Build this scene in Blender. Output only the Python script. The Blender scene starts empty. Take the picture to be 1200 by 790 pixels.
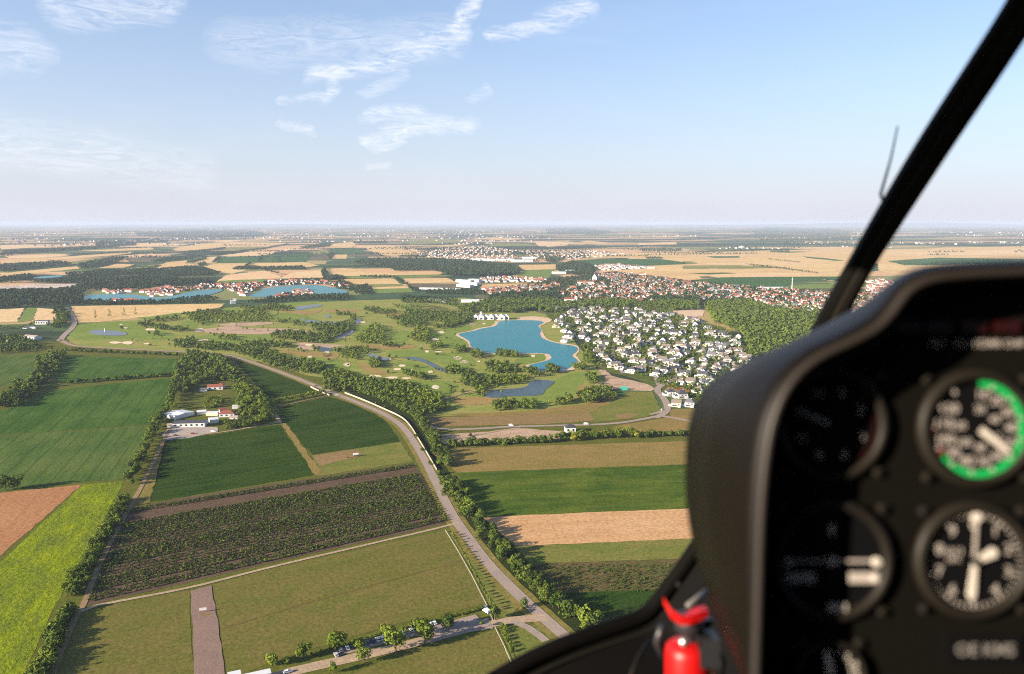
import bpy, bmesh, math, random
import numpy as np
from mathutils import Vector, Matrix

random.seed(7)
RNG = np.random.default_rng(7)
scene = bpy.context.scene
COL = scene.collection
R = math.radians

# ------------------------------------------------------------------ camera
F_PX, CX, CY, HORIZON, CAM_H = 933.0, 600.0, 395.0, 260.8, 225.0
PITCH = math.atan((CY - HORIZON) / F_PX)
cam_data = bpy.data.cameras.new('camera')
cam_data.sensor_width = 36.0
cam_data.lens = F_PX / 1200.0 * 36.0
cam_data.clip_start = 0.02
cam_data.clip_end = 300000.0
cam_data.dof.use_dof = True
cam_data.dof.focus_distance = 900.0
cam_data.dof.aperture_fstop = 4.4
cam = bpy.data.objects.new('camera', cam_data)
cam.location = (0, 0, CAM_H)
cam.rotation_euler = (R(90) - PITCH, 0, 0)
COL.objects.link(cam)
scene.camera = cam

# ------------------------------------------------------------------ sun, sky, exposure
SUN_EL, SUN_AZ = R(17.0), math.atan2(-0.891, -0.454)      # azimuth clockwise from +Y
world = bpy.data.worlds.new('World')
scene.world = world
world.use_nodes = True
WN, WL = world.node_tree.nodes, world.node_tree.links
WN.clear()
w_out = WN.new('ShaderNodeOutputWorld')
w_bg = WN.new('ShaderNodeBackground')
w_bg.inputs['Strength'].default_value = 0.073
w_sky = WN.new('ShaderNodeTexSky')
w_sky.sky_type = 'NISHITA'
w_sky.sun_disc = False
w_sky.sun_elevation = SUN_EL
w_sky.sun_rotation = SUN_AZ % (2 * math.pi)
w_sky.altitude = 400.0
w_sky.air_density = 1.0
w_sky.dust_density = 1.3
w_sky.ozone_density = 4.0
WL.new(w_bg.outputs[0], w_out.inputs['Surface'])


def wmath(op, a, b=None, c=None, clamp=False):
    n = WN.new('ShaderNodeMath')
    n.operation = op
    n.use_clamp = clamp
    for i, v in enumerate((a, b, c)):
        if v is None:
            continue
        if isinstance(v, (int, float)):
            n.inputs[i].default_value = v
        else:
            WL.new(v, n.inputs[i])
    return n.outputs[0]


def build_sky():
    """thin cirrus drawn out over the whole sky, in azimuth / elevation, with the streaks that stand before us"""
    tc = WN.new('ShaderNodeTexCoord')
    sep = WN.new('ShaderNodeSeparateXYZ')
    WL.new(tc.outputs['Generated'], sep.inputs[0])
    dx, dy, dz = sep.outputs
    az = wmath('ARCTAN2', dx, dy)
    el = wmath('ARCSINE', dz)
    comb = WN.new('ShaderNodeCombineXYZ')
    WL.new(az, comb.inputs[0]); WL.new(el, comb.inputs[1])

    def noise(scale, sx, sy, detail=6.0, rough=0.6, dist=0.0, off=0.0):
        m = WN.new('ShaderNodeMapping')
        m.inputs['Scale'].default_value = (sx, sy, 1)
        m.inputs['Location'].default_value = (off, off * 0.7, off)
        WL.new(comb.outputs[0], m.inputs[0])
        n = WN.new('ShaderNodeTexNoise')
        n.inputs['Scale'].default_value = scale
        n.inputs['Detail'].default_value = detail
        n.inputs['Roughness'].default_value = rough
        n.inputs['Distortion'].default_value = dist
        WL.new(m.outputs[0], n.inputs['Vector'])
        return n.outputs['Fac']
    # warped coordinates for the streaks
    n1, n2 = noise(9, 1, 1.6, 5, 0.6, 0.0, 3.1), noise(9, 1, 1.6, 5, 0.6, 0.0, 11.7)
    wx = wmath('ADD', az, wmath('MULTIPLY', wmath('SUBTRACT', n1, 0.5), 0.07))
    wy = wmath('ADD', el, wmath('MULTIPLY', wmath('SUBTRACT', n2, 0.5), 0.045))
    wisp = noise(24, 0.9, 4.2, 9, 0.72, 1.6, 5.0)

    def ae(px, py):
        a, b = (px - CX) / F_PX, -(py - CY) / F_PX
        d = Vector((a, math.cos(PITCH) + b * math.sin(PITCH), -math.sin(PITCH) + b * math.cos(PITCH))).normalized()
        return math.atan2(d.x, d.y), math.asin(d.z)
    # (from, to, half width in px, strength)
    strokes = [((556, -8), (532, 40), 11, 1.0), ((545, 40), (505, 52), 11, 1.0), ((515, 52), (440, 72), 9, .95), ((440, 72), (360, 90), 9, .9),
               ((528, 45), (270, 50), 22, .38), ((385, 95), (388, 118), 7, .8), ((388, 118), (335, 118), 5, .6),
               ((465, 88), (425, 106), 8, .5), ((556, 144), (440, 135), 9, .7), ((520, 146), (430, 166), 7, .8),
               ((365, 155), (335, 146), 5, .6), ((685, 5), (640, 25), 14, .75), ((640, 28), (580, 38), 9, .8),
               ((70, 8), (190, 5), 14, .6), ((-40, 50), (30, 60), 20, .55), ((-60, 172), (120, 178), 18, .5),
               ((0, 158), (230, 200), 24, .3), ((450, 190), (425, 190), 4, .5), ((570, 100), (560, 108), 6, .4)]
    total = None
    for (p, q, wpx, s) in strokes:
        (ax, ay), (bx, by) = ae(*p), ae(*q)
        ux, uy = bx - ax, by - ay
        ll = ux * ux + uy * uy
        rx, ry = wmath('SUBTRACT', wx, ax), wmath('SUBTRACT', wy, ay)
        t = wmath('MULTIPLY', wmath('ADD', wmath('MULTIPLY', rx, ux), wmath('MULTIPLY', ry, uy)), 1.0 / ll, None, True)
        ex = wmath('SUBTRACT', rx, wmath('MULTIPLY', t, ux))
        ey = wmath('SUBTRACT', ry, wmath('MULTIPLY', t, uy))
        d2 = wmath('ADD', wmath('MULTIPLY', ex, ex), wmath('MULTIPLY', ey, ey))
        w = wpx / F_PX * 0.9
        g = wmath('MULTIPLY', wmath('SUBTRACT', 1.0, wmath('MULTIPLY', d2, 1.0 / (w * w * 2.2)), None, True), s)
        total = g if total is None else wmath('MAXIMUM', total, g)
    ramp = wmath('MULTIPLY', wmath('SUBTRACT', wisp, 0.36), 3.6, None, True)
    cloud = wmath('MULTIPLY', total, ramp)
    # faint veil everywhere
    veil_n = noise(3.2, 0.9, 4.2, 7, 0.6, 0.5, 21.0)
    veil = wmath('MULTIPLY', wmath('SUBTRACT', veil_n, 0.5), 1.3, None, True)
    fac = wmath('MAXIMUM', wmath('MULTIPLY', cloud, 0.78), wmath('MULTIPLY', veil, 0.22))
    # the summer haze that pales the lower sky all the way round
    hz = wmath('MULTIPLY', wmath('POWER', 2.718, wmath('MULTIPLY', wmath('MAXIMUM', el, 0.0), -1.0 / SKY_HAZE_H)), SKY_HAZE)
    hmix = WN.new('ShaderNodeMix'); hmix.data_type = 'RGBA'
    WL.new(hz, hmix.inputs['Factor'])
    WL.new(w_sky.outputs[0], hmix.inputs['A'])
    hmix.inputs['B'].default_value = SKY_HAZE_COL
    mix = WN.new('ShaderNodeMix'); mix.data_type = 'RGBA'
    WL.new(fac, mix.inputs['Factor'])
    WL.new(hmix.outputs['Result'], mix.inputs['A'])
    mix.inputs['B'].default_value = CLOUD_COL
    WL.new(mix.outputs['Result'], w_bg.inputs['Color'])


CLOUD_COL = (5.0, 5.05, 5.3, 1)
SKY_HAZE, SKY_HAZE_H, SKY_HAZE_COL = 0.97, R(11), (3.5, 3.56, 4.05, 1)
build_sky()

sun_data = bpy.data.lights.new('sun', 'SUN')
sun_data.energy = 5.0
sun_data.angle = R(0.5)
sun_data.color = (1.0, 0.86, 0.68)
sun = bpy.data.objects.new('sun', sun_data)
SUN_DIR = Vector((math.sin(SUN_AZ) * math.cos(SUN_EL), math.cos(SUN_AZ) * math.cos(SUN_EL), math.sin(SUN_EL)))
sun.rotation_euler = (-SUN_DIR).to_track_quat('-Z', 'Y').to_euler()
sun.location = SUN_DIR * 400
COL.objects.link(sun)

vs = scene.view_settings
vs.view_transform = 'Standard'
vs.look = 'None'
vs.gamma = 1.0
vs.exposure = 1.62
vs.use_curve_mapping = False
scene.render.engine = 'CYCLES'
scene.cycles.use_denoising = False
scene.cycles.max_bounces = 5
scene.cycles.diffuse_bounces = 2
scene.cycles.glossy_bounces = 2
scene.cycles.volume_bounces = 1
scene.cycles.transmission_bounces = 2
scene.cycles.filter_width = 1.1
scene.cycles.caustics_reflective = False
scene.cycles.caustics_refractive = False

# ------------------------------------------------------------------ helpers
ALBEDO_K = 1.33        # photo value of a sunlit level surface / its real reflectance


def G(px, py):
    a, b = (px - CX) / F_PX, -(py - CY) / F_PX
    dy = math.cos(PITCH) + b * math.sin(PITCH)
    dz = -math.sin(PITCH) + b * math.cos(PITCH)
    t = -CAM_H / dz
    return (a * t, dy * t)


def Z(ox, oy, s, pts):
    return [(ox + x / s, oy + y / s) for x, y in pts]


def lift(layer, x, y):
    return layer * (0.03 + 6e-5 * math.hypot(x, y))


def lin(c):
    return tuple((v / 255 / 12.92 if v / 255 <= 0.04045 else ((v / 255 + 0.055) / 1.055) ** 2.4) for v in c)


def alb(c, k=None):
    """reflectance of a surface that shows as sRGB c in full daylight"""
    k = k or ALBEDO_K
    l = lin(c)
    return (min(l[0] / (k * .98), .85), min(l[1] / (k * 1.04), .85), min(l[2] / (k * 1.10), .85), 1)


def new_mat(name):
    m = bpy.data.materials.new(name)
    m.use_nodes = True
    nt = m.node_tree
    return m, nt, nt.nodes, nt.links, nt.nodes['Principled BSDF']


def mat(name, col, rough=0.8, spec=0.2, metal=0.0, vary=0.0, scale=1.0):
    m, nt, N, L, p = new_mat(name)
    col = tuple(col[:3]) + (1,)
    p.inputs['Base Color'].default_value = col
    p.inputs['Roughness'].default_value = rough
    p.inputs['Specular IOR Level'].default_value = spec
    p.inputs['Metallic'].default_value = metal
    if vary:
        g = N.new('ShaderNodeNewGeometry')
        n = N.new('ShaderNodeTexNoise')
        n.inputs['Scale'].default_value = scale
        n.inputs['Detail'].default_value = 6
        L.new(g.outputs['Position'], n.inputs['Vector'])
        oi = N.new('ShaderNodeObjectInfo')
        ad = N.new('ShaderNodeMath'); ad.operation = 'ADD'
        L.new(n.outputs['Fac'], ad.inputs[0]); L.new(oi.outputs['Random'], ad.inputs[1])
        mr = N.new('ShaderNodeMapRange')
        mr.inputs['From Min'].default_value = 0.3; mr.inputs['From Max'].default_value = 1.7
        mr.inputs['To Min'].default_value = 1 - vary; mr.inputs['To Max'].default_value = 1 + vary * .6
        L.new(ad.outputs[0], mr.inputs['Value'])
        hs = N.new('ShaderNodeHueSaturation')
        hs.inputs['Color'].default_value = col
        L.new(mr.outputs[0], hs.inputs['Value'])
        L.new(hs.outputs[0], p.inputs['Base Color'])
    return m


def field_mat(name, c1, c2, c3=None, ang=0.0, row=4.0, length=160.0, patch=70.0, fine=2.6, bump=0.25, streak=0.55, k=None, tram=0.0, tramw=24.0):
    """a crop or meadow: streaks along its rows (ang, degrees from +X), larger patches, fine grain, tramlines"""
    c3 = c3 or c2
    m, nt, N, L, p = new_mat(name)
    p.inputs['Roughness'].default_value = 0.95
    p.inputs['Specular IOR Level'].default_value = 0.0
    g = N.new('ShaderNodeNewGeometry')
    mp = N.new('ShaderNodeMapping'); mp.inputs['Rotation'].default_value = (0, 0, -R(ang))
    L.new(g.outputs['Position'], mp.inputs[0])

    def noise(sx, sy, detail, rough=0.6, dist=0.0):
        m2 = N.new('ShaderNodeMapping'); m2.inputs['Scale'].default_value = (sx, sy, 1)
        L.new(mp.outputs[0], m2.inputs[0])
        n = N.new('ShaderNodeTexNoise')
        n.inputs['Scale'].default_value = 1.0
        n.inputs['Detail'].default_value = detail
        n.inputs['Roughness'].default_value = rough
        n.inputs['Distortion'].default_value = dist
        L.new(m2.outputs[0], n.inputs['Vector'])
        return n.outputs['Fac']

    def remap(f, lo, hi):
        mr = N.new('ShaderNodeMapRange')
        mr.inputs['From Min'].default_value = lo; mr.inputs['From Max'].default_value = hi
        L.new(f, mr.inputs['Value'])
        return mr.outputs[0]

    def mixc(f, a, b, fm=1.0):
        if fm != 1.0:
            mm = N.new('ShaderNodeMath'); mm.operation = 'MULTIPLY'
            L.new(f, mm.inputs[0]); mm.inputs[1].default_value = fm
            f = mm.outputs[0]
        x = N.new('ShaderNodeMix'); x.data_type = 'RGBA'
        L.new(f, x.inputs['Factor'])
        for v, s in ((a, 'A'), (b, 'B')):
            if isinstance(v, tuple):
                x.inputs[s].default_value = v
            else:
                L.new(v, x.inputs[s])
        return x.outputs['Result']
    st = remap(noise(1 / length, 1 / row, 4, 0.65), 0.34, 0.66)
    pa = remap(noise(1 / patch, 1.6 / patch, 5, 0.62, 0.4), 0.38, 0.66)
    fi = noise(1 / fine, 1 / fine, 5, 0.75)
    a1, a2, a3 = alb(c1, k), alb(c2, k), alb(c3, k)
    c = mixc(st, a1, a2, streak)
    c = mixc(pa, c, a3, 0.75)
    if tram:
        wv = N.new('ShaderNodeTexWave'); wv.bands_direction = 'Y'
        m3 = N.new('ShaderNodeMapping'); m3.inputs['Scale'].default_value = (0.05 / tramw, 0.314 / tramw, 1)
        L.new(mp.outputs[0], m3.inputs[0]); L.new(m3.outputs[0], wv.inputs['Vector'])
        wv.inputs['Scale'].default_value = 1.0
        wv.inputs['Distortion'].default_value = 0.6
        wv.inputs['Detail'].default_value = 2.0
        c = mixc(remap(wv.outputs['Fac'], 0.9, 0.99), c, tuple(v * .72 for v in a1[:3]) + (1,), tram)
    hs = N.new('ShaderNodeHueSaturation')
    L.new(c, hs.inputs['Color'])
    mr = N.new('ShaderNodeMapRange')
    mr.inputs['From Min'].default_value = .3; mr.inputs['From Max'].default_value = .7
    mr.inputs['To Min'].default_value = .62; mr.inputs['To Max'].default_value = 1.36
    L.new(fi, mr.inputs['Value']); L.new(mr.outputs[0], hs.inputs['Value'])
    hs.inputs['Saturation'].default_value = 1.0
    L.new(hs.outputs[0], p.inputs['Base Color'])
    if bump:
        b = N.new('ShaderNodeBump')
        b.inputs['Strength'].default_value = 1.0
        b.inputs['Distance'].default_value = bump
        L.new(fi, b.inputs['Height']); L.new(b.outputs[0], p.inputs['Normal'])
    return m


def leaf_mat(name, dark, light, k=None):
    """foliage: every leaf spray and every tree a little different"""
    m, nt, N, L, p = new_mat(name)
    g = N.new('ShaderNodeNewGeometry')
    oi = N.new('ShaderNodeObjectInfo')
    n = N.new('ShaderNodeTexNoise'); n.inputs['Scale'].default_value = 0.09; n.inputs['Detail'].default_value = 3
    L.new(g.outputs['Position'], n.inputs['Vector'])
    a = N.new('ShaderNodeMath'); a.operation = 'MULTIPLY_ADD'
    L.new(g.outputs['Random Per Island'], a.inputs[0]); a.inputs[1].default_value = 0.45
    L.new(n.outputs['Fac'], a.inputs[2])
    b = N.new('ShaderNodeMath'); b.operation = 'MULTIPLY_ADD'
    L.new(oi.outputs['Random'], b.inputs[0]); b.inputs[1].default_value = 0.5
    L.new(a.outputs[0], b.inputs[2])
    mr = N.new('ShaderNodeMapRange')
    mr.inputs['From Min'].default_value = .45; mr.inputs['From Max'].default_value = 1.35
    L.new(b.outputs[0], mr.inputs['Value'])
    x = N.new('ShaderNodeMix'); x.data_type = 'RGBA'
    L.new(mr.outputs[0], x.inputs['Factor'])
    x.inputs['A'].default_value = dark + (1,); x.inputs['B'].default_value = light + (1,)
    L.new(x.outputs['Result'], p.inputs['Base Color'])
    p.inputs['Roughness'].default_value = 0.9
    p.inputs['Specular IOR Level'].default_value = 0.0
    return m


def tag(o, label=None, cat=None, group=None, kind=None):
    if label: o['label'] = label
    if cat: o['category'] = cat
    if group: o['group'] = group
    if kind: o['kind'] = kind
    return o


def link(name, me, parent=None, loc=None):
    o = bpy.data.objects.new(name, me)
    COL.objects.link(o)
    if parent: o.parent = parent
    if loc is not None: o.location = loc
    return o


def empty(name, loc, rz=0.0):
    o = bpy.data.objects.new(name, None)
    o.empty_display_size = 0.2
    o.location = loc
    o.rotation_euler = (0, 0, rz)
    COL.objects.link(o)
    return o


def copy_tree(src):
    c = src.copy(); COL.objects.link(c)
    for ch in KIDS.get(src.name, ()):
        d = ch.copy(); COL.objects.link(d); d.parent = c
        for g in KIDS.get(ch.name, ()):
            e = g.copy(); COL.objects.link(e); e.parent = d
    return c


KIDS = {}


def part(name, me, parent):
    o = link(name, me, parent)
    KIDS.setdefault(parent.name, []).append(o)
    return o


class MB:
    """collects boxes, prisms, tubes; mesh() makes one mesh of them"""
    def __init__(s):
        s.v, s.f, s.mi, s.cur = [], [], [], 0

    def add(s, vs_, fs_):
        o = len(s.v)
        s.v += [tuple(v) for v in vs_]
        s.f += [tuple(i + o for i in f) for f in fs_]
        s.mi += [s.cur] * len(fs_)
        return s

    def box(s, x0, x1, y0, y1, z0, z1):
        v = [(x, y, z) for z in (z0, z1) for y in (y0, y1) for x in (x0, x1)]
        return s.add(v, [(0, 2, 3, 1), (4, 5, 7, 6), (0, 1, 5, 4), (2, 6, 7, 3), (0, 4, 6, 2), (1, 3, 7, 5)])

    def gable(s, x0, x1, y0, y1, z0, h, ov=.4, t=.18, axis='x'):
        """a pitched roof with thickness, ridge along axis, over the rectangle"""
        x0 -= ov; x1 += ov; y0 -= ov; y1 += ov
        if axis == 'x':
            ym = (y0 + y1) / 2
            v = [(x0, y0, z0), (x0, ym, z0 + h), (x0, y1, z0), (x0, y0, z0 + t), (x0, ym, z0 + h + t), (x0, y1, z0 + t)]
            v += [(x1, a, b) for (_, a, b) in v]
        else:
            xm = (x0 + x1) / 2
            v = [(x1, y0, z0), (xm, y0, z0 + h), (x0, y0, z0), (x1, y0, z0 + t), (xm, y0, z0 + h + t), (x0, y0, z0 + t)]
            v += [(a, y1, b) for (a, _, b) in v]
        return s.add(v, [(3, 4, 10, 9), (4, 5, 11, 10), (0, 6, 7, 1), (1, 7, 8, 2), (0, 3, 9, 6), (2, 8, 11, 5), (0, 1, 4, 3), (1, 2, 5, 4), (6, 9, 10, 7), (7, 10, 11, 8)])

    def gable_wall(s, x0, x1, y0, y1, z0, h, axis='x'):
        if axis == 'x':
            ym = (y0 + y1) / 2
            for xx in (x0, x1):
                s.add([(xx, y0, z0), (xx, y1, z0), (xx, ym, z0 + h)], [(0, 1, 2)])
        else:
            xm = (x0 + x1) / 2
            for yy in (y0, y1):
                s.add([(x0, yy, z0), (x1, yy, z0), (xm, yy, z0 + h)], [(0, 1, 2)])
        return s

    def hip(s, x0, x1, y0, y1, z0, h, ov=.5):
        x0 -= ov; x1 += ov; y0 -= ov; y1 += ov
        i = min(x1 - x0, y1 - y0) / 2 * .92
        ym, xm = (y0 + y1) / 2, (x0 + x1) / 2
        if x1 - x0 >= y1 - y0:
            a, b = (x0 + i, ym, z0 + h), (x1 - i, ym, z0 + h)
            f = [(0, 1, 5, 4), (1, 2, 5), (2, 3, 4, 5), (3, 0, 4), (3, 2, 1, 0)]
        else:
            a, b = (xm, y0 + i, z0 + h), (xm, y1 - i, z0 + h)
            f = [(0, 1, 4), (1, 2, 5, 4), (2, 3, 5), (3, 0, 4, 5), (3, 2, 1, 0)]
        return s.add([(x0, y0, z0), (x1, y0, z0), (x1, y1, z0), (x0, y1, z0), a, b], f)

    def tube(s, pts, radii, seg=8, cap=True):
        pts = [Vector(p) for p in pts]
        rings, o = [], len(s.v)
        for i, p in enumerate(pts):
            d = (pts[min(i + 1, len(pts) - 1)] - pts[max(i - 1, 0)]).normalized()
            u = d.orthogonal().normalized() if i == 0 else (u - d * u.dot(d)).normalized()
            w = d.cross(u)
            r = radii[i] if hasattr(radii, '__len__') else radii
            rings.append([p + (u * math.cos(2 * math.pi * k / seg) + w * math.sin(2 * math.pi * k / seg)) * r for k in range(seg)])
        vs_ = [v for rg in rings for v in rg]
        fs_ = [(i * seg + k, i * seg + (k + 1) % seg, (i + 1) * seg + (k + 1) % seg, (i + 1) * seg + k) for i in range(len(pts) - 1) for k in range(seg)]
        if cap:
            fs_ += [tuple(range(seg))[::-1], tuple((len(pts) - 1) * seg + k for k in range(seg))]
        return s.add(vs_, fs_)

    def lathe(s, prof, seg=24, axis='z', c=(0, 0, 0)):
        vs_, fs_ = [], []
        for (r, h) in prof:
            for k in range(seg):
                a = 2 * math.pi * k / seg
                x, y = r * math.cos(a), r * math.sin(a)
                vs_.append((c[0] + x, c[1] + y, c[2] + h) if axis == 'z' else ((c[0] + x, c[1] + h, c[2] + y) if axis == 'y' else (c[0] + h, c[1] + x, c[2] + y)))
        for i in range(len(prof) - 1):
            for k in range(seg):
                fs_.append((i * seg + k, i * seg + (k + 1) % seg, (i + 1) * seg + (k + 1) % seg, (i + 1) * seg + k))
        return s.add(vs_, fs_)

    def mesh(s, name, *mats, smooth=False):
        me = bpy.data.meshes.new(name)
        me.from_pydata(s.v, [], s.f)
        for m in mats: me.materials.append(m)
        if len(mats) > 1: me.polygons.foreach_set('material_index', s.mi)
        if smooth: me.polygons.foreach_set('use_smooth', [True] * len(s.f))
        me.update()
        return me


def make_lettering():
    """flat meshes of the characters on the instruments, one unit high, made while the scene is still empty"""
    words = [str(k) for k in range(0, 140)] + ['1013', 'HPA', 'ALT', 'CLUTCH', 'MR CHIP', 'OE KMS']
    tmp = []
    for wd in words:
        cu = bpy.data.curves.new('numeral', 'FONT'); cu.body = wd; cu.size = 1.0; cu.align_x = 'CENTER'; cu.align_y = 'CENTER'
        cu.extrude = .008; cu.offset = .014; cu.resolution_u = 3
        o = bpy.data.objects.new('numeral', cu); COL.objects.link(o); tmp.append((wd, o))
    bpy.context.view_layer.update()
    dg = bpy.context.evaluated_depsgraph_get()
    out = {wd: bpy.data.meshes.new_from_object(o.evaluated_get(dg)) for wd, o in tmp}
    for _w, o in tmp: bpy.data.objects.remove(o)
    return out


LETTERS = make_lettering()
ORD = 'first second third fourth fifth sixth seventh eighth ninth tenth eleventh twelfth'.split()


def nth(i):
    if i < 12: return ORD[i]
    n = i + 1
    return f"{n}{'th' if 10 <= n % 100 <= 20 else {1: 'st', 2: 'nd', 3: 'rd'}.get(n % 10, 'th')}"


def in_poly(x, y, poly):
    ins = False
    j = len(poly) - 1
    for i in range(len(poly)):
        (xi, yi), (xj, yj) = poly[i], poly[j]
        if (yi > y) != (yj > y) and x < (xj - xi) * (y - yi) / (yj - yi) + xi: ins = not ins
        j = i
    return ins


def rough_edge(pts, jit):
    """subdivides a ground outline and lets it wander a little, as ploughed and mown edges do"""
    out = []
    for i in range(len(pts)):
        a, b = Vector(pts[i]), Vector(pts[(i + 1) % len(pts)])
        L_ = (b - a).length
        step = max(9.0, a.length / 90)
        n = max(1, int(L_ / step))
        nrm = Vector((-(b - a).y, (b - a).x)) / max(L_, 1e-6)
        for k in range(n):
            p = a.lerp(b, k / n)
            if k: p = p + nrm * random.uniform(-jit, jit)
            out.append((p.x, p.y))
    return out


def smooth_closed(pts, it=2):
    for _ in range(it):
        o = []
        for i in range(len(pts)):
            a, b = pts[i], pts[(i + 1) % len(pts)]
            o += [(a[0] * .75 + b[0] * .25, a[1] * .75 + b[1] * .25), (a[0] * .25 + b[0] * .75, a[1] * .25 + b[1] * .75)]
        pts = o
    return pts


def smooth_open(pts, it=2):
    for _ in range(it):
        o = [pts[0]]
        for a, b in zip(pts, pts[1:]):
            o += [(a[0] * .75 + b[0] * .25, a[1] * .75 + b[1] * .25), (a[0] * .25 + b[0] * .75, a[1] * .25 + b[1] * .75)]
        pts = o + [pts[-1]]
    return pts


def sheet(name, px, m, layer, jit=None, label=None, soft=False, ground=False, kind='structure'):
    g = px if ground else [G(*p) for p in px]
    if soft: g = smooth_closed(g)
    d = min(math.hypot(*p) for p in g)
    j = (0.0014 * d if jit is None else jit)
    if not soft: g = rough_edge(g, j)
    me = bpy.data.meshes.new(name)
    me.from_pydata([(x, y, lift(layer, x, y)) for x, y in g], [], [tuple(range(len(g)))])
    if me.polygons[0].normal.z < 0: me.flip_normals()
    me.materials.append(m)
    o = link(name, me)
    return tag(o, label, None, None, kind)


def strip(name, px, width, m, layer, soft=True, ground=False, kind='structure', off=0.0, w2=None):
    """a ribbon of constant width (metres) along a ground line"""
    g = px if ground else [G(*p) for p in px]
    if soft: g = smooth_open(g, 3)
    g = resample(g, 12.0)
    vs_, fs_ = [], []
    for i, p in enumerate(g):
        a, b = Vector(g[max(i - 1, 0)]), Vector(g[min(i + 1, len(g) - 1)])
        n = Vector((-(b - a).y, (b - a).x)).normalized()
        w = width if w2 is None else width + (w2 - width) * i / (len(g) - 1)
        for s in (1, -1):
            q = Vector(p) + n * (off + s * w / 2 * random.uniform(.96, 1.04))
            vs_.append((q.x, q.y, lift(layer, q.x, q.y)))
    for i in range(len(g) - 1):
        fs_.append((2 * i, 2 * i + 1, 2 * i + 3, 2 * i + 2))
    me = bpy.data.meshes.new(name)
    me.from_pydata(vs_, [], fs_)
    me.materials.append(m)
    return tag(link(name, me), None, None, None, kind)


def resample(g, step):
    if len(g) == 1: return list(g)
    out, acc = [g[0]], 0.0
    for a, b in zip(g, g[1:]):
        L_ = math.hypot(b[0] - a[0], b[1] - a[1])
        t = step - acc
        while t <= L_ and L_ > 0:
            out.append((a[0] + (b[0] - a[0]) * t / L_, a[1] + (b[1] - a[1]) * t / L_))
            t += step
        acc = (acc + L_) % step if L_ > 0 else acc
        acc = L_ - (t - step)
    out.append(g[-1])
    return out

# ------------------------------------------------------------------ the land
def ground_material():
    """the far plain: a patchwork of harvested, green and bare fields with wooded strips, too far to tell apart"""
    m, nt, N, L, p = new_mat('patchwork_plain')
    p.inputs['Roughness'].default_value = 0.95
    p.inputs['Specular IOR Level'].default_value = 0.05
    g = N.new('ShaderNodeNewGeometry')

    def mapping(rot, sx, sy, loc=(0, 0, 0)):
        a = N.new('ShaderNodeMapping'); a.inputs['Rotation'].default_value = (0, 0, R(rot))
        L.new(g.outputs['Position'], a.inputs[0])
        b = N.new('ShaderNodeMapping'); b.inputs['Scale'].default_value = (sx, sy, 1); b.inputs['Location'].default_value = loc
        L.new(a.outputs[0], b.inputs[0])
        return b.outputs[0]
    vo = N.new('ShaderNodeTexVoronoi'); vo.distance = 'CHEBYCHEV'; vo.inputs['Scale'].default_value = 1.0
    vo.inputs['Randomness'].default_value = 0.85
    L.new(mapping(-12, 1 / 900, 1 / 420), vo.inputs['Vector'])
    sp = N.new('ShaderNodeSeparateColor'); L.new(vo.outputs['Color'], sp.inputs[0])
    rp = N.new('ShaderNodeValToRGB'); rp.color_ramp.interpolation = 'CONSTANT'
    cols = [(0, (210, 172, 128)), (.14, (176, 158, 106)), (.26, (84, 106, 60)), (.42, (216, 182, 140)), (.54, (132, 138, 84)), (.66, (66, 90, 58)), (.8, (200, 166, 122)), (.9, (104, 116, 68))]
    e = rp.color_ramp.elements
    e[0].position, e[0].color = 0, alb(cols[0][1])
    e[1].position, e[1].color = .2, alb(cols[1][1])
    for q, c in cols[2:]:
        x = e.new(q); x.color = alb(c)
    L.new(sp.outputs[0], rp.inputs[0])
    n = N.new('ShaderNodeTexNoise'); n.inputs['Scale'].default_value = 1; n.inputs['Detail'].default_value = 6; n.inputs['Roughness'].default_value = .62
    L.new(mapping(-8, 1 / 2600, 1 / 900), n.inputs['Vector'])
    mr = N.new('ShaderNodeMapRange'); mr.inputs['From Min'].default_value = .50; mr.inputs['From Max'].default_value = .53
    L.new(n.outputs['Fac'], mr.inputs['Value'])
    x = N.new('ShaderNodeMix'); x.data_type = 'RGBA'
    L.new(mr.outputs[0], x.inputs['Factor']); L.new(rp.outputs[0], x.inputs['A'])
    x.inputs['B'].default_value = alb((50, 66, 42))
    n2 = N.new('ShaderNodeTexNoise'); n2.inputs['Scale'].default_value = 1; n2.inputs['Detail'].default_value = 5
    L.new(mapping(-12, 1 / 120, 1 / 30), n2.inputs['Vector'])
    hs = N.new('ShaderNodeHueSaturation'); L.new(x.outputs['Result'], hs.inputs['Color'])
    m2 = N.new('ShaderNodeMapRange'); m2.inputs['To Min'].default_value = .75; m2.inputs['To Max'].default_value = 1.25
    L.new(n2.outputs['Fac'], m2.inputs['Value']); L.new(m2.outputs[0], hs.inputs['Value'])
    L.new(hs.outputs[0], p.inputs['Base Color'])
    return m


def build_ground():
    half = [0, 60, 140, 260, 420, 640, 940, 1400, 2100, 3200, 5000, 8000, 13000, 21000, 35000, 60000, 110000, 200000]
    ax = [-v for v in half[:0:-1]] + half
    n = len(ax)
    me = bpy.data.meshes.new('ground')
    me.from_pydata([(x, y, 0) for y in ax for x in ax], [], [(j * n + i, j * n + i + 1, (j + 1) * n + i + 1, (j + 1) * n + i) for j in range(n - 1) for i in range(n - 1)])
    me.materials.append(ground_material())
    tag(link('ground', me), 'wide flat plain of farmland running out to the hazy horizon', kind='structure')


build_ground()

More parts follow.
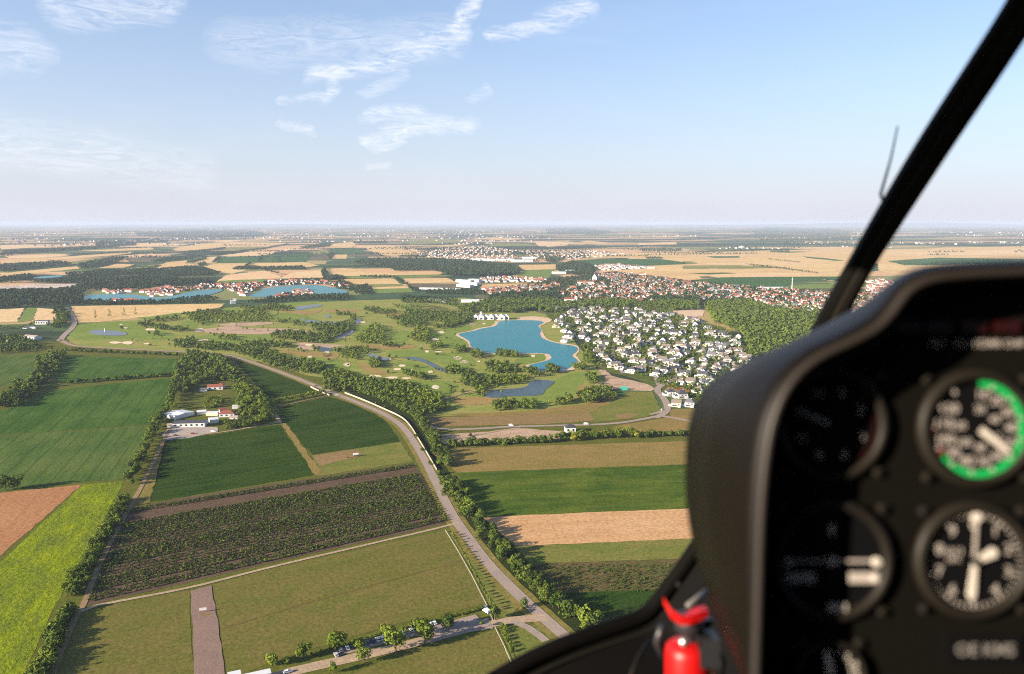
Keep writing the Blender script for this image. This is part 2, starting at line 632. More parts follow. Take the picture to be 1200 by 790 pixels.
# colours of the fields as the photograph shows them
M = {}
M['green'] = field_mat('maize_green', (54, 86, 34), (76, 110, 46), (90, 116, 54), ang=106, row=5, length=90, streak=.75, bump=.4, tram=.35, tramw=24)
M['green_b'] = field_mat('beet_green', (64, 92, 42), (88, 114, 58), (104, 120, 62), ang=106, row=5, length=70, streak=.8, bump=.35, tram=.45, tramw=15)
M['green_deep'] = field_mat('deep_green_crop', (38, 60, 20), (58, 84, 28), (66, 84, 36), ang=31, row=5, length=80, bump=.4, streak=.9, tram=.25, tramw=12)
M['green_vivid'] = field_mat('vivid_green_crop', (58, 84, 28), (76, 102, 35), (108, 120, 46), ang=7, row=5, patch=55, length=120, bump=.25, streak=.8, tram=.2, tramw=18)
M['yellow_green'] = field_mat('yellow_green_rape', (146, 162, 26), (106, 130, 32), (104, 118, 52), ang=106, row=8, length=50, patch=26, fine=3.2, bump=2.4, streak=.85)
M['clay'] = field_mat('bare_clay', (174, 128, 92), (160, 116, 82), (182, 138, 100), ang=106, row=6, bump=.12, tram=.2)
M['stubble'] = field_mat('straw_stubble', (202, 162, 118), (188, 148, 104), (212, 176, 134), ang=7, row=4, length=80, bump=.15, patch=40, tram=.2, tramw=14)
M['stubble_far'] = field_mat('far_stubble', (220, 188, 138), (200, 168, 116), (226, 202, 148), ang=5, row=42, length=900, patch=420, fine=9, bump=0, streak=.95, tram=.2, tramw=70)
M['stubble_pale'] = field_mat('pale_stubble', (230, 206, 162), (216, 188, 140), (222, 186, 146), ang=5, row=36, length=900, patch=400, fine=9, bump=0, streak=.9)
M['green_far'] = field_mat('far_green', (62, 98, 58), (74, 110, 64), (80, 112, 62), ang=4, row=18, length=500, patch=260, fine=8, bump=0)
M['lime_far'] = field_mat('far_lime', (108, 134, 68), (122, 142, 76), (130, 146, 84), ang=4, row=14, length=400, patch=200, fine=6, bump=0)
M['olive_far'] = field_mat('far_olive', (140, 142, 84), (152, 148, 92), (120, 130, 74), ang=4, row=18, length=400, patch=200, fine=8, bump=0)
M['brown_far'] = field_mat('far_brown', (112, 106, 84), (126, 116, 90), (104, 104, 84), ang=4, row=18, length=400, patch=200, fine=8, bump=0)
M['pasture'] = field_mat('olive_pasture', (108, 111, 54), (96, 100, 46), (124, 112, 66), ang=30, row=8, length=30, patch=26, fine=2.4, bump=.2, streak=.5)
M['meadow'] = field_mat('dry_meadow', (140, 124, 72), (122, 116, 62), (154, 130, 84), ang=7, row=4, length=60, patch=34, fine=2.2, bump=.25, streak=.8)
M['meadow_green'] = field_mat('green_meadow', (112, 122, 58), (96, 114, 50), (138, 128, 74), ang=-3, row=5, length=50, patch=45, bump=.2)
M['brown_fallow'] = field_mat('brown_fallow', (142, 122, 82), (130, 114, 74), (150, 126, 90), ang=7, row=4, length=50, patch=30, bump=.15, streak=.8)
M['soil'] = field_mat('nursery_soil', (102, 86, 72), (84, 71, 58), (110, 93, 78), ang=32, row=2.2, length=60, patch=30, fine=2, bump=.2, streak=.8)
M['shrub_soil'] = field_mat('weedy_soil', (112, 94, 68), (98, 92, 54), (84, 94, 46), ang=-2, row=3, length=30, patch=22, bump=.3)
M['worn'] = field_mat('worn_track', (104, 92, 54), (96, 88, 48), (118, 104, 66), ang=30, row=2, length=10, patch=9, bump=.1)
M['verge'] = field_mat('grass_verge', (96, 104, 44), (120, 114, 60), (86, 98, 40), ang=60, row=2, length=18, patch=20, bump=.25)
M['verge_dry'] = field_mat('dry_verge', (128, 120, 64), (110, 112, 52), (146, 130, 80), ang=60, row=2, length=18, patch=16, bump=.2)
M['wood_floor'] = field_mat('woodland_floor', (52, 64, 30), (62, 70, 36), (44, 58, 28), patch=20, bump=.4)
M['golf_rough'] = field_mat('golf_rough', (122, 144, 66), (138, 150, 76), (168, 154, 96), ang=12, row=20, length=70, patch=40, fine=3, bump=.25, streak=.85)
M['fairway'] = field_mat('golf_fairway', (122, 142, 66), (136, 154, 76), (112, 134, 62), ang=40, row=9, length=60, patch=60, fine=2.4, bump=.05, streak=.8)
M['fescue'] = field_mat('golden_fescue', (164, 144, 92), (144, 132, 80), (156, 130, 84), ang=10, row=7, length=30, patch=16, fine=2.4, bump=.3)
M['sand'] = field_mat('bunker_sand', (236, 224, 196), (228, 212, 182), (222, 204, 172), patch=10, bump=.05)
M['beach'] = field_mat('beach_sand', (226, 202, 176), (214, 188, 160), (196, 172, 144), row=3, patch=12, bump=.1)
M['diggings'] = field_mat('pink_diggings', (204, 178, 156), (186, 160, 136), (160, 138, 112), row=10, length=30, patch=24, fine=2.2, bump=.5)
M['quarry'] = field_mat('pale_quarry', (222, 210, 200), (196, 184, 172), (172, 162, 148), row=30, length=60, patch=60, fine=9, bump=2)
M['asphalt'] = field_mat('worn_asphalt', (164, 150, 142), (152, 140, 134), (172, 158, 146), ang=60, row=1.2, length=40, patch=18, fine=.6, bump=.02)
M['gravel'] = field_mat('pale_gravel', (180, 160, 136), (164, 146, 124), (190, 170, 146), ang=32, row=1.5, length=12, patch=9, fine=1.4, bump=.08)
M['gravel_mauve'] = field_mat('mauve_gravel', (142, 122, 114), (132, 114, 108), (150, 128, 114), ang=85, row=4, length=20, patch=14, fine=.9, bump=.06)
M['dirt'] = field_mat('dirt_track', (168, 142, 112), (150, 128, 100), (134, 116, 88), ang=63, row=1.0, length=20, patch=9, fine=.9, bump=.1)
M['concrete'] = field_mat('yard_concrete', (176, 166, 160), (164, 154, 150), (184, 172, 162), row=6, length=12, patch=12, fine=1, bump=.03)
M['garden'] = field_mat('villa_gardens', (84, 104, 46), (70, 88, 40), (116, 116, 66), row=12, length=20, patch=22, fine=2.5, bump=.3)
M['town_ground'] = field_mat('town_yards', (110, 112, 82), (128, 122, 100), (86, 98, 62), row=16, length=30, patch=36, fine=4, bump=.3)


def water_mat(name, col, rough=.18, spec=.25, ripple=.03):
    m, nt, N, L, p = new_mat(name)
    p.inputs['Roughness'].default_value = rough
    p.inputs['Specular IOR Level'].default_value = spec
    g = N.new('ShaderNodeNewGeometry')
    n = N.new('ShaderNodeTexNoise'); n.inputs['Scale'].default_value = .012; n.inputs['Detail'].default_value = 4
    L.new(g.outputs['Position'], n.inputs['Vector'])
    x = N.new('ShaderNodeMix'); x.data_type = 'RGBA'
    L.new(n.outputs['Fac'], x.inputs['Factor'])
    x.inputs['A'].default_value = tuple(c * .85 for c in col) + (1,); x.inputs['B'].default_value = tuple(c * 1.15 for c in col) + (1,)
    L.new(x.outputs['Result'], p.inputs['Base Color'])
    n2 = N.new('ShaderNodeTexNoise'); n2.inputs['Scale'].default_value = .8; n2.inputs['Detail'].default_value = 4
    L.new(g.outputs['Position'], n2.inputs['Vector'])
    b = N.new('ShaderNodeBump'); b.inputs['Distance'].default_value = ripple; b.inputs['Strength'].default_value = .6
    L.new(n2.outputs['Fac'], b.inputs['Height']); L.new(b.outputs[0], p.inputs['Normal'])
    return m


M['lake'] = water_mat('turquoise_lake', (0.008, 0.150, 0.180), rough=.3, spec=.05, ripple=.05)
M['lake_pale'] = water_mat('pale_lake', (0.06, 0.20, 0.22), rough=.35, spec=.08)
M['pond'] = water_mat('dark_pond', (0.035, 0.06, 0.065), rough=.3, spec=.12)
M['pond_grey'] = water_mat('grey_pond', (0.11, 0.125, 0.14), rough=.3, spec=.12)

ZA, ZB, ZC, ZD, ZE, ZF = (0, 250, 6.583), (160, 255, 6.667), (320, 255, 6.667), (480, 255, 6.583), (640, 255, 6.583), (800, 255, 6.583)
Z1, Z5, Z6, Z7, Z8, ZR2 = (520, 360, 6.583), (60, 320, 6.583), (230, 320, 6.583), (380, 340, 6.583), (360, 420, 6.583), (500, 560, 3.435)
ZV = (480, 380, 3.292)


def far_fields():
    T, P, Gr, Li, O, B = 'stubble_far', 'stubble_pale', 'green_far', 'lime_far', 'olive_far', 'brown_far'
    data = [
        (ZA, T, [(0, 395), (0, 365), (300, 350), (420, 360), (300, 382)]), (ZA, P, [(40, 330), (500, 315), (540, 325), (300, 348), (60, 350)]),
        (ZA, T, [(300, 352), (640, 325), (1040, 298), (1000, 312), (640, 345), (420, 362)]), (ZA, T, [(0, 465), (200, 445), (600, 408), (615, 428), (300, 460), (0, 497)]),
        (ZA, P, [(0, 245), (730, 232), (735, 246), (420, 255), (0, 282)]), (ZA, O, [(500, 380), (760, 345), (850, 352), (760, 378), (500, 396)]),
        (ZA, T, [(600, 290), (830, 280), (1060, 268), (1185, 262), (1185, 280), (820, 295)]), (ZA, P, [(900, 330), (1185, 310), (1185, 330), (960, 345)]),
        (ZA, T, [(760, 425), (900, 390), (1040, 395), (960, 420)]), (ZA, B, [(960, 345), (1185, 345), (1185, 380), (1000, 375)]),
        (ZA, O, [(520, 505), (720, 492), (1185, 470), (1185, 488), (560, 518)]), (ZA, T, [(980, 440), (1120, 405), (1185, 400), (1185, 432)]),
        (ZA, 'lime_far', [(1040, 432), (1110, 405), (1185, 402), (1185, 425)]),
        (ZB, T, [(270, 250), (480, 205), (740, 195), (1170, 200), (1150, 215), (700, 235), (400, 265)]), (ZB, P, [(640, 300), (900, 265), (1100, 260), (1060, 285), (960, 300), (720, 305)]),
        (ZB, Gr, [(615, 357), (670, 310), (985, 305), (955, 352)]), (ZB, Gr, [(950, 352), (1000, 295), (1245, 288), (1210, 350)]),
        (ZB, T, [(525, 382), (640, 360), (860, 360), (830, 387), (900, 400), (750, 440), (640, 430)]), (ZB, P, [(625, 502), (700, 450), (1000, 415), (1130, 465), (1235, 425), (1460, 412), (1450, 470), (1000, 480)]),
        (ZB, T, [(885, 392), (930, 357), (1310, 350), (1430, 375), (1330, 390)]), (ZB, T, [(165, 395), (230, 350), (400, 335), (380, 360), (470, 370), (300, 402)]),
        (ZB, P, [(440, 355), (560, 310), (630, 305), (590, 355)]), (ZB, 'lime_far', [(605, 512), (660, 490), (1450, 470), (1460, 482), (1150, 500), (900, 512), (800, 517)]),
        (ZB, P, [(600, 190), (700, 178), (830, 180), (700, 195)]), (ZB, O, [(690, 235), (1000, 228), (950, 250), (680, 252)]),
        (ZB, T, [(920, 160), (1130, 155), (1120, 172), (930, 175)]), (ZB, P, [(0, 205), (240, 200), (420, 212), (200, 228), (0, 225)]), (ZB, P, [(0, 290), (150, 285), (370, 280), (100, 305)]),
        (ZC, Gr, [(-8, 352), (0, 300), (240, 280), (320, 290), (260, 347)]), (ZC, 'brown_far', [(270, 337), (330, 290), (432, 290), (432, 327)]), (ZC, T, [(460, 322), (480, 290), (580, 290), (580, 322)]),
        (ZC, Gr, [(440, 240), (640, 235), (770, 280), (560, 290), (450, 270)]), (ZC, B, [(585, 290), (770, 282), (830, 265), (835, 303), (600, 308)]),
        (ZC, T, [(690, 225), (860, 215), (1000, 235), (1180, 285), (1000, 302), (870, 297), (770, 265)]), (ZC, T, [(420, 237), (460, 205), (620, 190), (650, 215), (620, 238)]),
        (ZC, O, [(280, 270), (420, 250), (445, 275), (330, 290)]), (ZC, P, [(0, 270), (130, 240), (220, 235), (100, 262)]),
        (ZC, T, [(390, 402), (560, 395), (700, 405), (720, 432), (1200, 425), (1340, 432), (1300, 445), (700, 458), (430, 457)]),
        (ZC, 'lime_far', [(420, 460), (700, 460), (1300, 447), (1420, 455), (1000, 472), (700, 475), (440, 475)]),
        (ZC, T, [(500, 492), (580, 480), (940, 478), (1000, 520), (600, 522)]), (ZC, O, [(600, 523), (1000, 521), (1040, 535), (760, 546)]),
        (ZC, T, [(758, 547), (1040, 535), (1065, 552), (780, 560)]), (ZC, 'lime_far', [(780, 561), (1065, 552), (1105, 582), (800, 592)]),
        (ZD, T, [(-60, 471), (290, 468), (365, 502), (-20, 510)]), (ZD, B, [(-10, 512), (380, 512), (370, 545), (40, 540)]),
        (ZD, T, [(815, 382), (860, 365), (1130, 362), (1120, 400), (880, 406)]), (ZD, 'lime_far', [(740, 464), (900, 407), (1110, 402), (1080, 467)]),
        (ZD, T, [(545, 537), (560, 513), (1080, 510), (1110, 525), (1080, 540), (700, 550)]), (ZD, O, [(0, 665), (200, 670), (390, 712), (200, 740), (0, 705)]),
        (ZD, P, [(960, 190), (1185, 185), (1300, 200), (1185, 220), (1000, 222)]), (ZD, O, [(0, 165), (260, 165), (420, 185), (300, 200), (0, 210)]), (ZD, T, [(0, 222), (380, 208), (520, 196), (330, 225)]),
        (ZD, T, [(480, 160), (700, 152), (920, 165), (700, 178)]), (ZD, P, [(-60, 245), (40, 240), (120, 275), (-20, 295)]), (ZD, O, [(560, 200), (850, 200), (1000, 215), (700, 222)]),
        (ZE, Gr, [(205, 333), (400, 320), (880, 320), (1140, 357), (800, 372), (700, 362), (330, 367)]), (ZE, T, [(305, 312), (350, 290), (760, 290), (760, 312)]),
        (ZE, P, [(0, 190), (160, 185), (240, 205), (0, 230)]), (ZE, T, [(260, 185), (330, 178), (520, 200), (420, 205)]), (ZE, P, [(700, 200), (1000, 188), (1010, 205), (720, 212)]),
        (ZE, O, [(560, 95), (800, 85), (1185, 100), (900, 118), (600, 110)]),
    ]
    for z, k, pts in data:
        sheet('field', Z(*z, pts), M[k], 2)
    # the open striped fields behind the town
    sheet('field', [(720, 297), (800, 296), (1010, 291), (1010, 324), (930, 325), (840, 326), (800, 327), (770, 326), (725, 318), (760, 312)], M['stubble_far'], 1)
    sheet('field', [(1030, 318), (1025, 293), (1215, 288), (1215, 330), (1100, 330)], M['stubble_far'], 1)
    bands = [(P, [(0, 290), (300, 283), (600, 290), (300, 300)]), ('green_far', [(180, 300), (430, 298), (440, 310), (250, 312)]), (O, [(0, 338), (60, 338), (120, 358), (0, 362)]),
             (P, [(100, 350), (700, 345), (1180, 352), (900, 366), (300, 364)]), (O, [(0, 372), (400, 368), (820, 385), (500, 398), (0, 396)]), (T, [(100, 395), (640, 392), (900, 410), (300, 425)]),
             ('green_far', [(40, 430), (330, 425), (420, 432), (200, 440)]), (P, [(200, 440), (700, 425), (1000, 438), (700, 458), (300, 462)]), ('brown_far', [(120, 456), (200, 452), (280, 466), (150, 470)]),
             ('green_far', [(60, 484), (300, 462), (700, 458), (1300, 455), (1300, 492), (830, 497), (830, 545), (420, 547), (280, 520)]), ('lime_far', [(770, 530), (1000, 512), (1300, 512), (1300, 542), (800, 555)]),
             (P, [(1000, 478), (1300, 474), (1300, 490), (880, 492)]), (O, [(640, 265), (800, 258), (1000, 265), (800, 275)]), ('green_far', [(930, 300), (1080, 312), (1250, 332), (1180, 335), (960, 312)]), (T, [(880, 390), (1190, 372), (1190, 420), (1040, 428)])]
    for k, pts in bands:
        sheet('field', Z(*ZF, pts), M[k], 2)
    sheet('field', [(1040, 306), (1100, 302), (1215, 304), (1215, 309), (1060, 311)], M['green_far'], 2)
    sheet('field', [(1040, 296), (1215, 292), (1215, 298), (1090, 300)], M['stubble_pale'], 2)
    # left strip of wheat by the golf course
    sheet('field', [(84, 359), (240, 356), (264, 356), (256, 361), (197, 369), (110, 378), (90, 377), (86, 367)], M['stubble_far'], 2)
    sheet('field', [(-20, 364), (29, 361), (20, 377), (-20, 378)], M['stubble_pale'], 2)
    sheet('field', [(31, 361), (44, 361), (40, 375), (21, 378)], M['lime_far'], 2)
    sheet('field', [(44, 361), (69, 363), (65, 375), (38, 376)], M['stubble_pale'], 2)
    sheet('quarry', Z(*ZA, [(-30, 562), (350, 545), (600, 545), (625, 560), (400, 592), (300, 592), (-30, 592)]), M['quarry'], 3)


def near_fields():
    sheet('grassland', [(-300, 402), (60, 400), (300, 418), (500, 480), (830, 480), (1300, 480), (1500, 900), (-700, 900)], M['verge'], .5)
    # left of the dirt track
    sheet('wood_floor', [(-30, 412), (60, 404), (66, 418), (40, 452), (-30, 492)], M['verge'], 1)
    sheet('field', [(-60, 421), (40, 416), (51, 415), (44, 432), (34, 446), (-60, 468)], M['green_b'], 2)
    sheet('field', [(62, 416), (208, 421), (207, 439), (150, 444), (82, 449), (64, 447)], M['green'], 2)
    sheet('field', [(60, 405), (120, 408), (214, 412), (210, 420), (60, 415)], M['verge'], 1)
    sheet('field', [(204, 443), (199, 474), (184, 497), (100, 503), (-40, 512), (-40, 492), (20, 476), (55, 459), (110, 452)], M['green'], 2)
    sheet('field', [(184, 498), (161, 556), (145, 562), (96, 565), (-40, 580), (-40, 513), (100, 504)], M['green_b'], 2)
    sheet('field', [(-40, 582), (96, 568), (-30, 678)], M['clay'], 2)
    sheet('field', [(97, 568), (144, 564), (141, 573), (66, 708), (20, 805), (-40, 805), (-40, 690), (0, 660)], M['yellow_green'], 2)
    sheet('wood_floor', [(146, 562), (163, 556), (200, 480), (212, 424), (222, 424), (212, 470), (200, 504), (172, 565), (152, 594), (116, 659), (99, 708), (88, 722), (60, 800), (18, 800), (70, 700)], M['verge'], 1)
    sheet('verge', [(200, 506), (176, 588), (153, 598), (170, 566)], M['verge_dry'], 2)
    # middle
    sheet('field', [(191, 516), (255, 509), (300, 501), (328, 498), (369, 557), (205, 584), (176, 588), (187, 540)], M['green_deep'], 2)
    sheet('field', [(326, 477), (384, 465), (408, 472), (441, 486), (456, 498), (469, 518), (367, 533), (331, 496)], M['green_deep'], 2)
    sheet('field', [(272, 420), (305, 424), (340, 443), (369, 458), (316, 468), (290, 440)], M['green_deep'], 2)
    sheet('field', [(330, 497), (335, 496), (377, 553), (373, 557), (369, 557)], M['meadow'], 3)
    sheet('field', [(366, 534), (430, 524), (470, 518), (484, 541), (373, 558)], M['meadow_green'], 2)
    sheet('field', [(366, 534), (420, 526), (424, 534), (374, 547)], M['brown_fallow'], 3)
    sheet('field', [(151, 597), (205, 585), (484, 543), (530, 612), (300, 664), (99, 711)], M['soil'], 2)
    sheet('field', [(96, 716), (222, 692), (228, 805), (60, 805), (78, 752)], M['pasture'], 2)
    sheet('field', [(249, 686), (300, 671), (522, 622), (548, 665), (569, 708), (450, 735), (320, 775), (268, 800)], M['pasture'], 2)
    sheet('field', [(380, 805), (440, 778), (580, 738), (600, 780), (605, 805)], M['pasture'], 2)
    strip('grass_track', [(258, 738), (330, 716), (420, 690), (520, 664), (548, 655)], 1.0, M['worn'], 3)
    sheet('verge', [(300, 790), (340, 772), (570, 712), (580, 728), (440, 765), (350, 800), (290, 800)], M['verge'], 1)
    sheet('verge', [(531, 615), (545, 630), (613, 706), (596, 726), (577, 718), (553, 668), (524, 622)], M['meadow_green'], 2)
    sheet('verge', [(585, 738), (640, 730), (655, 750), (600, 790)], M['meadow_green'], 2)
    # right of the road
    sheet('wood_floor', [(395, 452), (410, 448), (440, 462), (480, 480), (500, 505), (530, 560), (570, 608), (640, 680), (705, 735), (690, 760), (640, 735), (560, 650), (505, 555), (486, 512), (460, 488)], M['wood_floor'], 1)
    sheet('field', [(505, 530), (516, 526), (811, 517), (1000, 510), (1000, 538), (808, 544), (536, 554)], M['meadow'], 2)
    sheet('field', [(536, 554), (808, 544), (1000, 537), (1000, 590), (807, 596), (565, 606)], M['green_vivid'], 2)
    sheet('field', [(565, 606), (807, 596), (1000, 589), (1000, 622), (816, 631), (604, 640)], M['stubble'], 2)
    sheet('field', [(602, 641), (816, 631), (1000, 623), (1000, 648), (794, 655), (622, 661)], M['meadow_green'], 2)
    sheet('field', [(620, 661), (794, 655), (1000, 648), (1000, 690), (764, 691), (656, 695)], M['shrub_soil'], 2)
    sheet('field', [(655, 695), (764, 691), (1000, 688), (1000, 750), (760, 745), (690, 738)], M['green_deep'], 2)
    sheet('field', [(498, 490), (560, 488), (690, 484), (700, 493), (640, 497), (505, 500)], M['brown_fallow'], 2)
    sheet('field', [(500, 486), (620, 482), (690, 472), (722, 461), (723, 468), (690, 484), (560, 488)], M['meadow'], 2)
    sheet('field', Z(*ZV, [(690, 345), (800, 290), (850, 262), (940, 262), (975, 340), (900, 360), (720, 378)]), M['meadow_green'], 3)
    sheet('field', Z(*ZV, [(1000, 330), (1130, 325), (1300, 325), (1300, 380), (1110, 375), (1010, 358)]), M['meadow'], 3)
    sheet('field', [(720, 500), (757, 494), (782, 489), (830, 498), (830, 512), (720, 508)], M['meadow'], 2)
    sheet('dirt_patch', [(506, 510), (575, 506), (612, 502), (660, 506), (660, 514), (560, 517), (520, 521)], M['diggings'], 2)
    sheet('dirt_patch', Z(680, 400, 7.18, [(150, 240), (210, 245), (260, 290), (330, 310), (560, 360), (630, 400), (600, 420), (420, 415), (160, 400), (120, 360), (230, 340)]), M['diggings'], 4)
    sheet('dirt_patch', Z(680, 400, 7.18, [(300, 620), (400, 605), (500, 620), (430, 650), (330, 660)]), M['brown_fallow'], 4)
    sheet('dirt_patch', Z(680, 400, 7.18, [(700, 420), (760, 375), (920, 395), (910, 440), (800, 425)]), M['clay'], 4)


def golf_course():
    sheet('golf_course', [(86, 409), (78, 395), (110, 380), (197, 371), (262, 361), (330, 356), (420, 352), (545, 349), (610, 358), (650, 372), (690, 420), (724, 462), (690, 474), (600, 484), (500, 489), (480, 472), (440, 456), (400, 446), (360, 440), (292, 421), (180, 411)], M['golf_rough'], 1)
    fair = [(Z5, [(180, 400), (420, 375), (640, 370), (700, 420), (1000, 470), (900, 520), (640, 510), (450, 510), (200, 520), (120, 480)]), (Z5, [(980, 380), (1090, 365), (1140, 420), (1050, 430)]), (Z5, [(620, 345), (800, 335), (1000, 300), (1010, 330), (760, 360)]),
            (Z6, [(0, 480), (220, 478), (560, 470), (600, 510), (420, 540), (150, 545), (0, 530)]), (Z6, [(200, 270), (320, 265), (330, 300), (230, 310)]), (Z6, [(560, 320), (800, 300), (900, 350), (1050, 400), (820, 390), (640, 350)]),
            (Z6, [(420, 250), (700, 230), (960, 215), (960, 235), (640, 262)]), (Z6, [(760, 640), (1000, 640), (1185, 690), (1185, 760), (900, 740)]),
            (Z7, [(480, 330), (640, 310), (700, 330), (620, 410), (500, 420), (440, 360)]), (Z7, [(780, 340), (960, 300), (1080, 270), (1160, 290), (1000, 335), (1100, 410), (1080, 450), (960, 455), (850, 400)]), (Z7, [(440, 480), (640, 460), (880, 470), (1000, 500), (1020, 600), (860, 560), (700, 510), (560, 520)]),
            (Z7, [(500, 560), (700, 550), (850, 610), (820, 660), (700, 640), (560, 590)]), (Z7, [(560, 110), (740, 100), (1020, 150), (900, 180), (700, 150)]), (Z7, [(190, 300), (330, 270), (380, 290), (250, 350)]), (Z7, [(30, 610), (220, 610), (330, 670), (560, 690), (740, 720), (500, 720), (300, 690)]),
            (Z7, [(700, 720), (880, 690), (1000, 720), (980, 790), (760, 790)]), (Z8, [(900, 230), (1060, 180), (1170, 230), (1100, 300), (980, 290)]), (Z8, [(480, 140), (700, 160), (960, 180), (900, 215), (560, 200)]),
            (Z1, [(500, 700), (760, 660), (880, 540), (1040, 500), (1100, 520), (1060, 620), (960, 700), (780, 750), (600, 755)]), (Z1, [(560, 390), (780, 356), (815, 370), (810, 400), (640, 440), (540, 440)]), (Z1, [(0, 200), (200, 170), (400, 125), (410, 150), (240, 180), (60, 200), (150, 280), (150, 320), (0, 330)]),
            (Z1, [(30, 345), (170, 350), (260, 440), (180, 480), (0, 470)]), (Z1, [(0, 560), (110, 590), (100, 660), (0, 690)])]
    for i, (z, pts) in enumerate(fair):
        sheet('fairway', Z(*z, pts), M['fairway'], 2 + .3 * (i % 3), soft=True)
    fes = [(Z7, [(0, 490), (120, 480), (110, 530), (0, 540)]), (Z7, [(180, 420), (440, 425), (640, 420), (740, 440), (560, 460), (300, 450)]), (Z7, [(240, 560), (340, 570), (420, 620), (540, 640), (420, 660), (300, 620)]), (Z6, [(620, 590), (900, 610), (1080, 620), (1000, 660), (700, 630)]),
           (Z6, [(560, 270), (760, 290), (900, 300), (1000, 270), (900, 330), (700, 310)]), (Z1, [(60, 700), (200, 690), (480, 700), (380, 750), (100, 760)]), (Z1, [(1030, 600), (1150, 600), (1140, 680), (1060, 690), (980, 740), (1040, 660)]), (Z7, [(560, 60), (0, 150), (280, 145), (280, 165), (0, 175)][1:]), (Z7, [(420, 180), (560, 175), (700, 185), (560, 200)])]
    for z, pts in fes:
        sheet('fescue', Z(*z, pts), M['fescue'], 3.2, soft=True)
    dig = [(Z6, [(0, 440), (150, 425), (250, 410), (400, 430), (700, 425), (890, 450), (905, 485), (760, 472), (600, 455), (560, 478), (300, 472), (50, 462)]), (Z6, [(130, 402), (270, 388), (590, 378), (600, 395), (400, 412), (250, 418)]), (Z6, [(730, 540), (900, 540), (1060, 555), (1185, 555), (1060, 575), (900, 600), (760, 590), (800, 565)]),
           (Z5, [(1080, 450), (1185, 420), (1185, 465)])]
    for z, pts in dig:
        sheet('dirt_patch', Z(*z, pts), M['diggings'], 4, soft=True)
    bunk = [(Z5, (495, 538, 52, 10)), (Z5, (590, 540, 45, 14)), (Z5, (735, 547, 26, 7)), (Z5, (575, 426, 20, 6)), (Z5, (540, 398, 16, 4)), (Z5, (765, 438, 45, 9)), (Z5, (1170, 522, 38, 8)), (Z6, (55, 520, 42, 9)), (Z6, (862, 690, 32, 14)), (Z6, (1160, 708, 30, 14)), (Z6, (230, 310, 26, 7)),
            (Z7, (175, 578, 32, 14)), (Z7, (565, 612, 34, 10)), (Z7, (655, 620, 36, 10)), (Z7, (385, 668, 58, 11)), (Z7, (520, 678, 52, 10)), (Z7, (640, 682, 42, 8)), (Z7, (855, 752, 34, 16)), (Z7, (1028, 525, 28, 13)), (Z7, (1085, 555, 36, 11)), (Z7, (860, 380, 32, 11)), (Z7, (1150, 266, 26, 8)), (Z7, (500, 535, 20, 9)),
            (Z1, (110, 395, 30, 14)), (Z1, (162, 424, 38, 10)), (Z1, (690, 378, 20, 10)), (Z1, (230, 133, 24, 8)), (Z1, (312, 130, 14, 6)), (Z6, (650, 130, 1, 1))]
    rb = random.Random(21)
    for _ in range(34):
        bunk.insert(0, ((0, 0, 1), (rb.uniform(150, 620), rb.uniform(372, 456), rb.uniform(2, 5), rb.uniform(.8, 1.6))))
        if not in_poly(*bunk[0][1][:2], [(130, 386), (300, 368), (540, 358), (530, 400), (600, 450), (470, 462), (300, 412)]): bunk.pop(0)
    for z, (x, y, rx, ry) in bunk[:-1]:
        n = 12
        pts = [(x + rx * math.cos(a) * random.uniform(.7, 1.15), y + ry * math.sin(a) * random.uniform(.7, 1.15)) for a in [2 * math.pi * i / n for i in range(n)]]
        sheet('bunker', Z(*z, pts), M['sand'], 4.5, soft=True)
    ponds = [('pond_grey', Z5, [(275, 455), (330, 440), (400, 440), (470, 448), (520, 445), (600, 470), (560, 485), (440, 485), (330, 478)]), ('pond_grey', Z7, [(340, 488), (400, 500), (460, 522), (512, 528), (495, 548), (420, 540), (345, 522)]), ('pond', Z7, [(600, 518), (700, 516), (790, 540), (850, 572), (945, 618), (930, 640), (860, 615), (770, 556), (640, 532)]),
             ('pond_grey', Z7, [(70, 370), (150, 335), (225, 305), (230, 330), (150, 368), (80, 378)]), ('pond', Z7, [(-60, 430), (0, 442), (70, 452), (60, 475), (0, 476), (-60, 470)]), ('pond_grey', Z7, [(240, 225), (290, 222), (285, 245), (245, 275)]), ('pond_grey', Z7, [(-10, 240), (90, 250), (150, 235), (170, 250), (60, 275), (-10, 255)]),
             ('pond_grey', Z6, [(755, 265), (830, 255), (960, 240), (980, 255), (850, 275), (780, 292)]), ('pond_grey', Z6, [(800, 350), (900, 370), (1070, 378), (1060, 395), (900, 388), (820, 370)]), ('pond_grey', Z6, [(980, 330), (1030, 325), (1040, 345), (1000, 345)]), ('pond_grey', Z6, [(1050, 485), (1130, 470), (1185, 450), (1185, 475), (1080, 505)]),
             ('pond', Z1, [(295, 690), (350, 650), (440, 635), (560, 630), (650, 615), (665, 570), (740, 560), (840, 570), (865, 580), (775, 640), (770, 682), (600, 690), (480, 690), (400, 705)]), ('pond_grey', Z6, [(0, 440), (40, 430), (50, 445), (10, 455)]), ('lake_pale', ZA, [(250, 495), (480, 478), (495, 490), (380, 502), (260, 506)])]
    for k, z, pts in ponds:
        sheet('pond', Z(*z, pts), M[k], 5, soft=True)
    # the turquoise lake with its pale rim
    lake = Z(*Z1, [(420, 104), (412, 150), (290, 165), (240, 185), (110, 205), (125, 225), (205, 265), (200, 310), (330, 355), (400, 357), (560, 360), (800, 357), (832, 380), (828, 405), (740, 430), (640, 450), (690, 480), (760, 494), (850, 500), (940, 490), (1000, 450), (1042, 428), (1020, 400), (980, 375), (1028, 345), (1034, 315), (1000, 300), (930, 290), (850, 275), (790, 257), (745, 232), (740, 195), (760, 175), (715, 145), (785, 120), (720, 103), (560, 103)])
    lg = smooth_closed([G(*p) for p in lake], 2)
    ring = []
